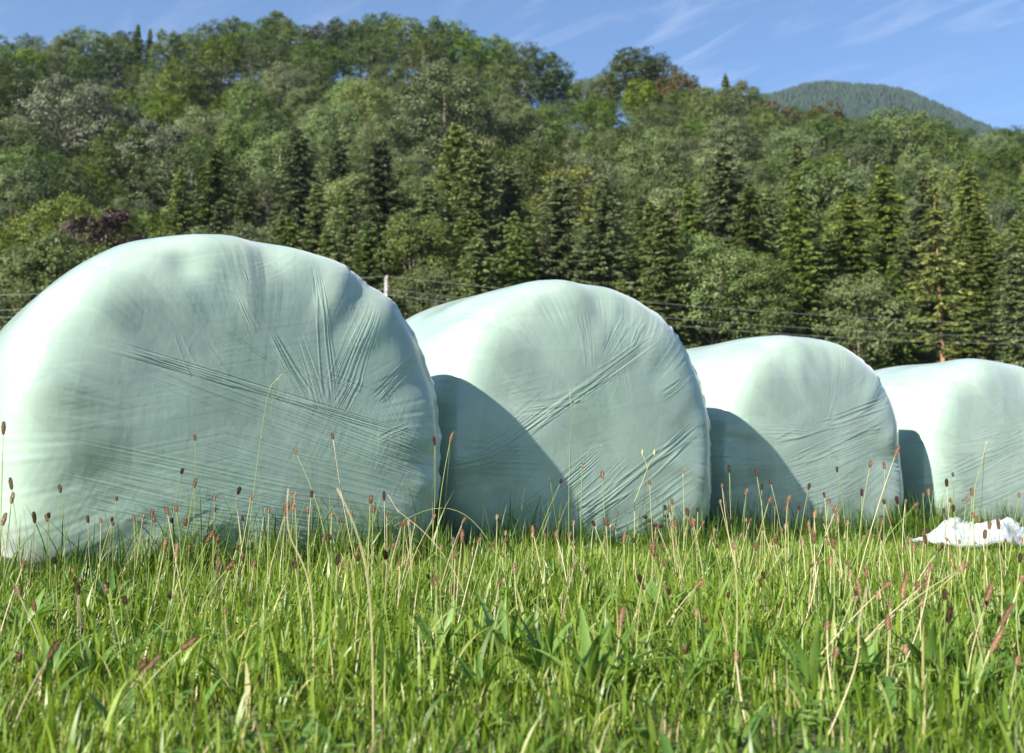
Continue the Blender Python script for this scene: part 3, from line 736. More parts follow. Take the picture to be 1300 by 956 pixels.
def crumple(name, w, d, hgt, seed, mat, parent=None, n=90):
    """a crumpled sheet lying on the ground, with thickness from its folds"""
    u, v = np.meshgrid(np.linspace(-1, 1, n), np.linspace(-1, 1, n))
    r = np.random.default_rng(seed)
    X_ = u * w / 2 * (1 + .25 * (vnoise(v * 2 + 9, u + 4, seed) - .5)); Y_ = v * d / 2 * (1 + .5 * (vnoise(u * 2 + 3, v + 8, seed + 1) - .5))
    Z_ = np.zeros_like(u)
    for k in range(6):
        A = r.uniform(0, 3.14); fr = 1.6 * 1.8 ** k
        q = u * math.cos(A) * w / d * .7 + v * math.sin(A) + .3 * vnoise(u * 2 + k, v * 2, seed + 5 + k)
        t = vnoise(q * fr + 30, (u * math.sin(A) - v * math.cos(A)) * fr * .35 + 20, seed + 10 + k)
        Z_ += (1 - abs(2 * t - 1)) * .5 / 1.6 ** k
    edge = (1 - abs(u) ** 4) * (1 - abs(v) ** 4)
    Z_ = hgt * (Z_ / 1.3) * (.3 + .7 * edge) * (.55 + .75 * vnoise(u * 1.5 + 7, v * 1.5 + 2, seed + 30))
    top = np.stack([X_, Y_, Z_ + .008], -1).reshape(-1, 3); bot = top - np.array([0, 0, .006])
    i = np.arange(n - 1)[:, None] * n + np.arange(n - 1)[None, :]
    f = np.stack([i, i + 1, i + n + 1, i + n], -1).reshape(-1, 4)
    return mesh_np(name, np.vstack([top, bot]), np.vstack([f, f[:, ::-1] + n * n]), mat, parent)
tail = crumple('film_tail', .20, .10, .10, 5, fm, bales[1], 50)
q = BALES[1]['q']
lx, lz = face_uv(q, 742, 712); tail.location = (lx, -.07, -.0)
sh = crumple('plastic_sheet', .52, .36, .17, 9, fm, n=220)
pp = at(1225, 690, 5.75); sh.location = (pp.x, 5.55, 0.01); sh.rotation_euler = (0, 0, R(16))
tag(sh, 'crumpled white plastic sheet lying in the grass before the farthest bale', 'plastic sheet')

# ------------------------------------------------------------------ air
def build_haze():
    m, nt, out = new_mat('air'); pv = nt.nodes.new('ShaderNodeVolumePrincipled')
    pv.inputs['Color'].default_value = (.62, .78, 1, 1); pv.inputs['Density'].default_value = HAZE; pv.inputs['Anisotropy'].default_value = .3
    nt.links.new(pv.outputs[0], out.inputs['Volume'])
    x0, x1, y0, y1, z0, z1 = -1600, 2800, -450, 3100, -60, 900
    v = [(x, y, z) for z in (z0, z1) for y in (y0, y1) for x in (x0, x1)]
    o = mesh_np('haze', v, [(0, 2, 3, 1), (4, 5, 7, 6), (0, 1, 5, 4), (2, 6, 7, 3), (0, 4, 6, 2), (1, 3, 7, 5)], m, smooth=False)
    tag(o, 'thin bluish air between the meadow and the distant hill', 'haze', None, 'stuff')
HAZE = 0.00007
build_haze()

# ------------------------------------------------------------------ grass
M_grass = leaf_mat('grass_blades', [(0, (.034, .086, .010)), (.4, (.118, .198, .02)), (.86, (.29, .375, .058)), (.93, (.36, .34, .12)), (1, (.50, .42, .22))], .42, rough=.42, spec=.45)
def inside_bale(x, y, pad=-.05):
    m = np.zeros(len(x), bool)
    for B in BALES:
        X, Yc, yaw, W, H, Lg = B['q']
        a = (x - X) * math.cos(yaw) + (y - Yc) * math.sin(yaw); b = -(x - X) * math.sin(yaw) + (y - Yc) * math.cos(yaw)
        m |= (abs(a) < W / 2 + pad) & (b > -pad) & (b < Lg)
    return m
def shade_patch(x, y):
    """taller grass along the foot of the bales, with shade painted into its tone"""
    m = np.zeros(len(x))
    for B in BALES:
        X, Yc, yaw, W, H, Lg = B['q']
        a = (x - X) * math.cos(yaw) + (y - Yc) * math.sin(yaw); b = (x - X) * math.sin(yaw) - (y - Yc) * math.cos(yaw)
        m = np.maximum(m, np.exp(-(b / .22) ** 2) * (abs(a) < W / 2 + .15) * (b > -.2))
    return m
def blades(n, dmin, dmax, hmin, hmax, wmin, wmax, seed, tone_rng=(0, .86), dry=.06, bend=.5, seg=4, foot=False):
    r = np.random.default_rng(seed)
    d = np.sqrt(r.uniform(dmin ** 2, dmax ** 2, n))
    x = r.uniform(-.6, .6, n) * (d + .5); y = d
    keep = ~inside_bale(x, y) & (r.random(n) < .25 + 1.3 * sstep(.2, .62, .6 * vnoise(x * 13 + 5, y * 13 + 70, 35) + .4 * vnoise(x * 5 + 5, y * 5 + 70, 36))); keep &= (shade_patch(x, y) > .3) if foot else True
    x = x[keep]; y = y[keep]; n = len(x)
    clump = vnoise(x * 7 + 50, y * 7 + 9, 33); cl2 = vnoise(x * 2.2 + 20, y * 2.2, 34)
    L = r.uniform(hmin, hmax, n) * (.5 + .6 * clump + .35 * cl2)
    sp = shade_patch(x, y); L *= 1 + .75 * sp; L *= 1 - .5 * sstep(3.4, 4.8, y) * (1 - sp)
    L = np.where((abs(x - 2.3) < .5) & (abs(y - 5.3) < .5), L * .9, L)
    L *= np.where(y < 1.7, .45 + .55 * (y - 1.1) / .6, 1).clip(.4, 1)
    az = r.uniform(0, 6.283, n) + (clump - .5) * 3; lean = np.abs(r.normal(0, 1, n)) * bend * .55 + .08
    w = r.uniform(wmin, wmax, n)
    t = np.linspace(0, 1, seg + 1)
    ang = lean[:, None] * (.25 + 1.5 * t[None, :] ** 1.3)
    seglen = L[:, None] / seg
    hor = np.cumsum(np.sin(ang) * seglen, 1) - np.sin(ang) * seglen; ver = np.cumsum(np.cos(ang) * seglen, 1) - np.cos(ang) * seglen
    dx, dy = np.cos(az)[:, None], np.sin(az)[:, None]
    z0 = ground_z(x, y) - .004
    cx = x[:, None] + hor * dx; cy = y[:, None] + hor * dy; cz = z0[:, None] + ver
    tw = az + r.normal(0, .5, n); sx, sy = -np.sin(tw)[:, None], np.cos(tw)[:, None]
    ww = w[:, None] * (1 - t[None, :] ** 2.2) * (.6 + .8 * np.minimum(1, t[None, :] * 3)) * .5 + .00015
    Lv = np.stack([cx - sx * ww, cy - sy * ww, cz], -1); Rv = np.stack([cx + sx * ww, cy + sy * ww, cz + ww * .3], -1)
    v = np.stack([Lv, Rv], 2).reshape(-1, 3)
    b = np.arange(n)[:, None] * 2 * (seg + 1) + np.arange(seg)[None, :] * 2
    f = np.stack([b, b + 1, b + 3, b + 2], -1).reshape(-1, 4)
    tone = tone_rng[0] + (tone_rng[1] - tone_rng[0]) * (.62 * r.random(n) + .25 * cl2 + .13 * clump) - .32 * sp  # blades at the bale feet get painted shade through a darker tone
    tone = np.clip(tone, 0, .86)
    isdry = r.random(n) < dry; tone[isdry] = r.uniform(.9, 1, isdry.sum())
    return v, f, np.repeat(tone, seg)
def join(parts):
    V = []; Fq = []; T = []; n = 0
    for v, f, t in parts: V.append(v); Fq.append(f + n); T.append(t); n += len(v)
    return np.concatenate(V), np.concatenate(Fq), np.concatenate(T)
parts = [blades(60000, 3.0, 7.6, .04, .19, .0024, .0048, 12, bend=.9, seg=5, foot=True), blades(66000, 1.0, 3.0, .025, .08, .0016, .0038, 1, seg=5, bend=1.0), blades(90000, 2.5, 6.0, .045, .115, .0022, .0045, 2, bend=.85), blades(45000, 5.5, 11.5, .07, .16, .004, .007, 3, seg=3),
         blades(8000, 1.1, 6.5, .08, .17, .0022, .0045, 4, bend=1.1, seg=6), blades(7000, 1.1, 4.6, .06, .15, .004, .0075, 6, bend=1.2, seg=6, dry=.03), blades(30000, 1.0, 3.2, .02, .06, .0012, .003, 5, dry=.25, bend=1.9, seg=4),
         blades(4500, 1.2, 6.0, .09, .20, .0010, .0022, 7, bend=1.7, seg=7, dry=.5, tone_rng=(.5, .86))]
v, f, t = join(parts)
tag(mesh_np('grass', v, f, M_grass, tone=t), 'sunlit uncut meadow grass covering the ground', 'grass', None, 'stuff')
# coarse field grass behind the bales
def far_blades(n, seed):
    r = np.random.default_rng(seed)
    y = r.uniform(9, 80, n); x = r.uniform(-.6, .6, n) * (y + 2)
    keep = ~inside_bale(x, y); x, y = x[keep], y[keep]; n = len(x)
    L = r.uniform(.12, .3, n); w = .012 + .0012 * y; az = r.uniform(0, 6.28, n); z0 = ground_z(x, y)
    b0 = np.stack([x - np.cos(az) * w, y - np.sin(az) * w, z0], -1); b1 = np.stack([x + np.cos(az) * w, y + np.sin(az) * w, z0], -1)
    t0 = np.stack([x + np.sin(az) * L * .4 + w * .2, y - np.cos(az) * L * .4, z0 + L], -1); t1 = t0 - np.stack([w * .4, 0 * w, 0 * w], -1)
    return np.stack([b0, b1, t0, t1], 1).reshape(-1, 3), np.arange(n)[:, None] * 4 + np.arange(4)[None, :], r.random(n) * .85
v, f, t = far_blades(30000, 8)
tag(mesh_np('meadow_grass', v, f, M_grass, tone=t), 'grass of the meadow between the bales and the wood', 'grass', None, 'stuff')

# low broad-leaved herbs woven through the grass
M_herb = leaf_mat('herb_leaf', [(0, (.06, .13, .022)), (.6, (.12, .215, .04)), (1, (.21, .32, .075))], .38, rough=.4, spec=.5)
def leaf_strip(base, az, length, width, rise, curl, seg=7, tone=.5, fold=.25):
    """one strap or oval leaf with a folded midrib; 3 verts across"""
    t = np.linspace(0, 1, seg + 1)
    ang = rise - curl * t ** 1.2
    sl = length / seg
    hor = np.concatenate([[0], np.cumsum(np.cos(ang[:-1]) * sl)]); ver = np.concatenate([[0], np.cumsum(np.sin(ang[:-1]) * sl)])
    w = width * .5 * np.sin(np.pi * np.clip(t * .93 + .06, 0, 1) ** .85) + .0004
    w[0] = width * .08
    d = np.array([math.cos(az), math.sin(az)]); s = np.array([-d[1], d[0]])
    c = np.stack([base[0] + hor * d[0], base[1] + hor * d[1], base[2] + ver], -1)
    l = c.copy(); l[:, :2] += s[None] * w[:, None]; l[:, 2] += w * fold * 2; r_ = c.copy(); r_[:, :2] -= s[None] * w[:, None]; r_[:, 2] += w * fold * 2
    v = np.stack([l, c, r_], 1).reshape(-1, 3)
    i = np.arange(seg) * 3
    f = np.concatenate([np.stack([i, i + 1, i + 4, i + 3], -1), np.stack([i + 1, i + 2, i + 5, i + 4], -1)])
    return v, f, np.full(len(f), tone)
r_ = np.random.default_rng(77); prt = []
for k in range(5200):
    d = math.sqrt(r_.uniform(1.05 ** 2, 5.2 ** 2)); x = r_.uniform(-.53, .53) * (d + .3)
    if inside_bale(np.array([x]), np.array([d]))[0]: continue
    if float(vnoise(np.array([x * 3.3]), np.array([d * 3.3]), 71)[0]) < .42: continue
    z = float(ground_z(x, d)); hh = r_.uniform(.01, .07); az = r_.uniform(0, 6.28); tn = r_.random()
    if r_.random() < .6:      # clover: three leaflets
        for j in range(3): prt.append(leaf_strip((x, d, z + hh), az + j * 2.09, r_.uniform(.010, .016), .012, .3, .3, 3, tn, .2))
    else:
        prt.append(leaf_strip((x, d, z + .005), az, r_.uniform(.04, .09), r_.uniform(.008, .018), r_.uniform(.6, 1.3), r_.uniform(.3, 1.2), 5, tn))
v, f, t = join(prt)
tag(mesh_np('ground_cover', v, f, M_herb, tone=t), 'clover and small herbs woven through the grass', 'ground cover', None, 'stuff')

# ------------------------------------------------------------------ plantain rosettes
def rosette(seed, kind):
    r = np.random.default_rng(seed); pr = []
    n = r.integers(8, 14) if kind == 'strap' else r.integers(5, 9)
    for k in range(n):
        az = k * 2.4 + r.uniform(-.4, .4)
        if kind == 'strap': pr.append(leaf_strip((0, 0, 0), az, r.uniform(.10, .19), r.uniform(.012, .021), r.uniform(.9, 1.45), r.uniform(.3, 1.4), 9, r.uniform(.1, .9), .3))
        else: pr.append(leaf_strip((0, 0, 0), az, r.uniform(.09, .14), r.uniform(.035, .05), r.uniform(.8, 1.4), r.uniform(.2, .9), 9, r.uniform(.5, 1), .15))
    v, f, t = join(pr)
    return mesh_np('plantain_rosette' if kind == 'strap' else 'broadleaf_herb', v, f, M_herb, tone=t)
ROS = [rosette(900 + i, 'strap') for i in range(6)]; OV = [rosette(950 + i, 'oval') for i in range(3)]
ruse = {}
def zone2(px):
    return 'below the largest bale\'s left part' if px < 200 else 'below the largest bale\'s middle' if px < 400 else 'below the largest bale\'s right end' if px < 560 else \
        'below the second bale' if px < 760 else 'below the second bale\'s right end' if px < 930 else 'below the third bale' if px < 1110 else 'near the right edge'
def depth_word(d): return 'in the nearest grass' if d < 2.0 else 'midway through the grass' if d < 3.0 else 'in the far grass'
def put_small(proto, x, y, rz, s, label, group, cat, tilt=(0, 0)):
    if proto.name in ruse: o = proto.copy(); C.objects.link(o)
    else: o = proto; ruse[proto.name] = 1
    o.location = (x, y, float(ground_z(x, y)) - .003); o.rotation_euler = (tilt[0], tilt[1], rz); o.scale = (s, s, s)
    tag(o, label, cat, group); return o
ros_px = [(30, 800, 1.3), (75, 760, 1.2), (120, 840, 1.1), (60, 850, 1.2), (175, 820, 1.), (235, 690, 1.1), (225, 850, .9), (330, 800, .8), (505, 850, .9), (560, 830, 1.), (640, 830, 1.1), (690, 845, 1.1),
          (750, 860, 1.2), (780, 830, 1.1), (610, 860, 1.), (840, 800, .9), (960, 830, .9), (1000, 770, 1.), (1060, 760, .9), (905, 740, 1.), (1100, 850, 1.), (1180, 840, 1.), (1240, 860, 1.), (1150, 770, .9), (1210, 740, 1.), (880, 850, 1.), (430, 740, 1.),
          (700, 740, .9), (740, 770, 1.), (540, 740, .8), (380, 850, 1.), (1290, 800, 1.), (140, 770, 1.2), (20, 730, 1.1), (100, 700, 1.1), (470, 800, .9), (1030, 850, .9), (300, 860, 1.), (830, 740, 1.), (1270, 730, .9), (1120, 720, 1.), (1040, 715, 1.1), (1080, 730, 1.), (1000, 725, 1.1), (800, 705, 1.1), (770, 700, 1.2), (830, 700, 1.1)]
for px, py, s in ros_px:
    # where the sight line meets the ground
    a, b = (px - 650) / F_PX, -(py + 12 - 433) / F_PX; dz = CF[1] + b * CF[0]; dy = CF[0] - b * CF[1]
    tt = -(CAM_Z) / dz; x, y = a * tt, dy * tt
    if inside_bale(np.array([x]), np.array([y]), .05)[0] or y > 4.6: y = min(y, 3.2 if px < 560 else 4.2); x = a / dy * y
    dk = depth_word(y)
    put_small(rnd.choice(ROS), x, y, rnd.uniform(0, 6.28), s * rnd.uniform(.65, .9), f'narrow leaved plantain rosette {dk} {zone2(px)}', f'plantain rosettes {dk} {zone2(px)}', 'plant')
for px, y, s in ((828, 2.35, .95), (850, 2.4, .85), (575, 3.3, .8), (905, 2.5, .8), (1150, 2.7, .7), (690, 2.9, .6)):
    x = (px - 650) / F_PX * y
    put_small(rnd.choice(OV), x, y, rnd.uniform(0, 6.28), s, f'broad oval leaved herb {depth_word(y)} {zone2(px)}', f'broad leaved herbs {depth_word(y)} {zone2(px)}', 'plant')
for o in ROS + OV:
    if o.name not in ruse: bpy.data.objects.remove(o)

# ------------------------------------------------------------------ plantain flower stalks
M_stem = leaf_mat('stalk_green', [(0, (.16, .22, .05)), (.5, (.27, .31, .10)), (1, (.42, .40, .20))], .1, rough=.5)
M_stemdry = leaf_mat('stalk_straw', [(0, (.40, .33, .17)), (1, (.58, .50, .32))], .1, rough=.5)
def head_mat(name, c0, c1):
    m, nt, out = new_mat(name); L = nt.links
    tc = nt.nodes.new('ShaderNodeTexCoord')
    vz = N(nt, 'ShaderNodeTexVoronoi', Scale=420.0); L.new(tc.outputs['Object'], vz.inputs['Vector'])
    cr = nt.nodes.new('ShaderNodeValToRGB'); cr.color_ramp.elements[0].color = (*c1, 1); cr.color_ramp.elements[1].color = (*c0, 1); cr.color_ramp.elements[1].position = .8
    L.new(vz.outputs['Distance'], cr.inputs[0])
    p = N(nt, 'ShaderNodeBsdfPrincipled', Roughness=.8); p.inputs['Specular IOR Level'].default_value = .2
    oi = nt.nodes.new('ShaderNodeObjectInfo'); mr = N(nt, 'ShaderNodeMapRange', To_Min=.7, To_Max=1.25); L.new(oi.outputs['Random'], mr.inputs['Value'])
    hs = nt.nodes.new('ShaderNodeHueSaturation'); L.new(mr.outputs[0], hs.inputs['Value']); L.new(cr.outputs[0], hs.inputs['Color'])
    L.new(hs.outputs[0], p.inputs['Base Color']); L.new(p.outputs[0], out.inputs[0]); return m
H_brown = head_mat('seed_head_brown', (.14, .08, .042), (.37, .235, .13))
H_dark = head_mat('seed_head_dark', (.035, .018, .012), (.12, .06, .04))
H_pale = head_mat('seed_head_pale', (.22, .14, .08), (.45, .32, .19))
def head_mesh(length, rad, seed, mat, axis_pts=None):
    """knobbly seed head: a tapered body studded with little scale capsules"""
    r = np.random.default_rng(seed); mb = MB()
    n = 9; t = np.linspace(0, 1, n)
    prof = rad * (np.sin(np.pi * np.clip(t * .9 + .08, 0, 1)) ** .5) * (1 + .08 * r.normal(size=n)); prof[-1] *= .5
    bend = r.uniform(-.12, .12)
    ax = np.stack([bend * length * t ** 2, 0 * t, t * length], -1)
    mb.tube(ax, prof * .85, 8)
    rows = max(6, int(length / .0022))
    for i in range(rows):
        tt = (i + .5) / rows; rr = np.interp(tt, t, prof); c = np.array([bend * length * tt ** 2, 0, tt * length])
        for j in range(8):
            a = j * .785 + (i % 2) * .39 + r.uniform(-.1, .1); d = np.array([math.cos(a), math.sin(a), 0.35])
            s = .0011 + rr * .14; o = c + d * rr * .82; tip = o + d * s * 1.3 * r.uniform(.7, 1.3) + np.array([0, 0, s * .7])
            tn = np.array([-math.sin(a), math.cos(a), 0]) * s * .8; up_ = np.array([0, 0, s * .9])
            vv = np.array([o - tn, o - up_, o + tn, o + up_, tip])
            mb.add(vv[[0, 1, 4, 3]], [[0, 1, 2, 3]]); mb.add(vv[[1, 2, 3, 4]], [[0, 1, 3, 2]])
    return mb
def stalk_proto(seed, hl, hr, hm, sm, curve):
    """unit stalk: 1 m tall, scaled later by building the stem at several heights"""
    root = empty('plantain_flower')
    return root
HEADS = {}
for nm, m in (('brown', H_brown), ('dark', H_dark), ('pale', H_pale)):
    for i, (l, rr) in enumerate(((.020, .0038), (.030, .0040), (.014, .0036), (.045, .0042))):
        o = head_mesh(l, rr, 30 + i, m).build('seed_head', m); me = o.data; bpy.data.objects.remove(o); HEADS[nm, i] = me
def make_stalk(base, tip, curve, hd, hi, dry, hs, rad=.0011):
    """one stalk from the ground to its tip; the head follows the stem's end"""
    base = Vector(base); tip = Vector(tip); root = empty('plantain_flower', base)
    dry = dry and rnd.random() < .6
    d = tip - base; side = Vector((d.y, -d.x, 0)); side = side.normalized() if side.length > 1e-5 else Vector((1, 0, 0))
    n = 11; pts = []
    for k in range(n):
        t = k / (n - 1); p = d * t + Vector(curve) * (math.sin(math.pi * t)) * d.length + Vector((0, 0, .0)); pts.append(p)
    mb = MB(); mb.tube(np.array(pts), np.linspace(rad * 1.25, rad * .8, n), 5, tone=rnd.random())
    mb.build('stem', M_stemdry if dry else M_stem, root)
    h = bpy.data.objects.new('seed_head', HEADS[hd, hi]); C.objects.link(h); h.parent = root
    h.location = pts[-1]; dirn = (pts[-1] - pts[-2]).normalized(); h.rotation_mode = 'XYZ'
    h.rotation_euler = (dirn + Vector((rnd.uniform(-.1, .1), rnd.uniform(-.1, .1), 0))).to_track_quat('Z', 'Y').to_euler(); h.scale = (hs, hs, hs)
    return root
HEAD_WORDS = {'brown': 'reddish brown', 'dark': 'dark brown', 'pale': 'pale tan'}
def backing(px): return 'against the largest bale' if px < 556 else 'against the second bale' if px < 900 else 'against the third bale' if px < 1146 else 'against the farthest bale'
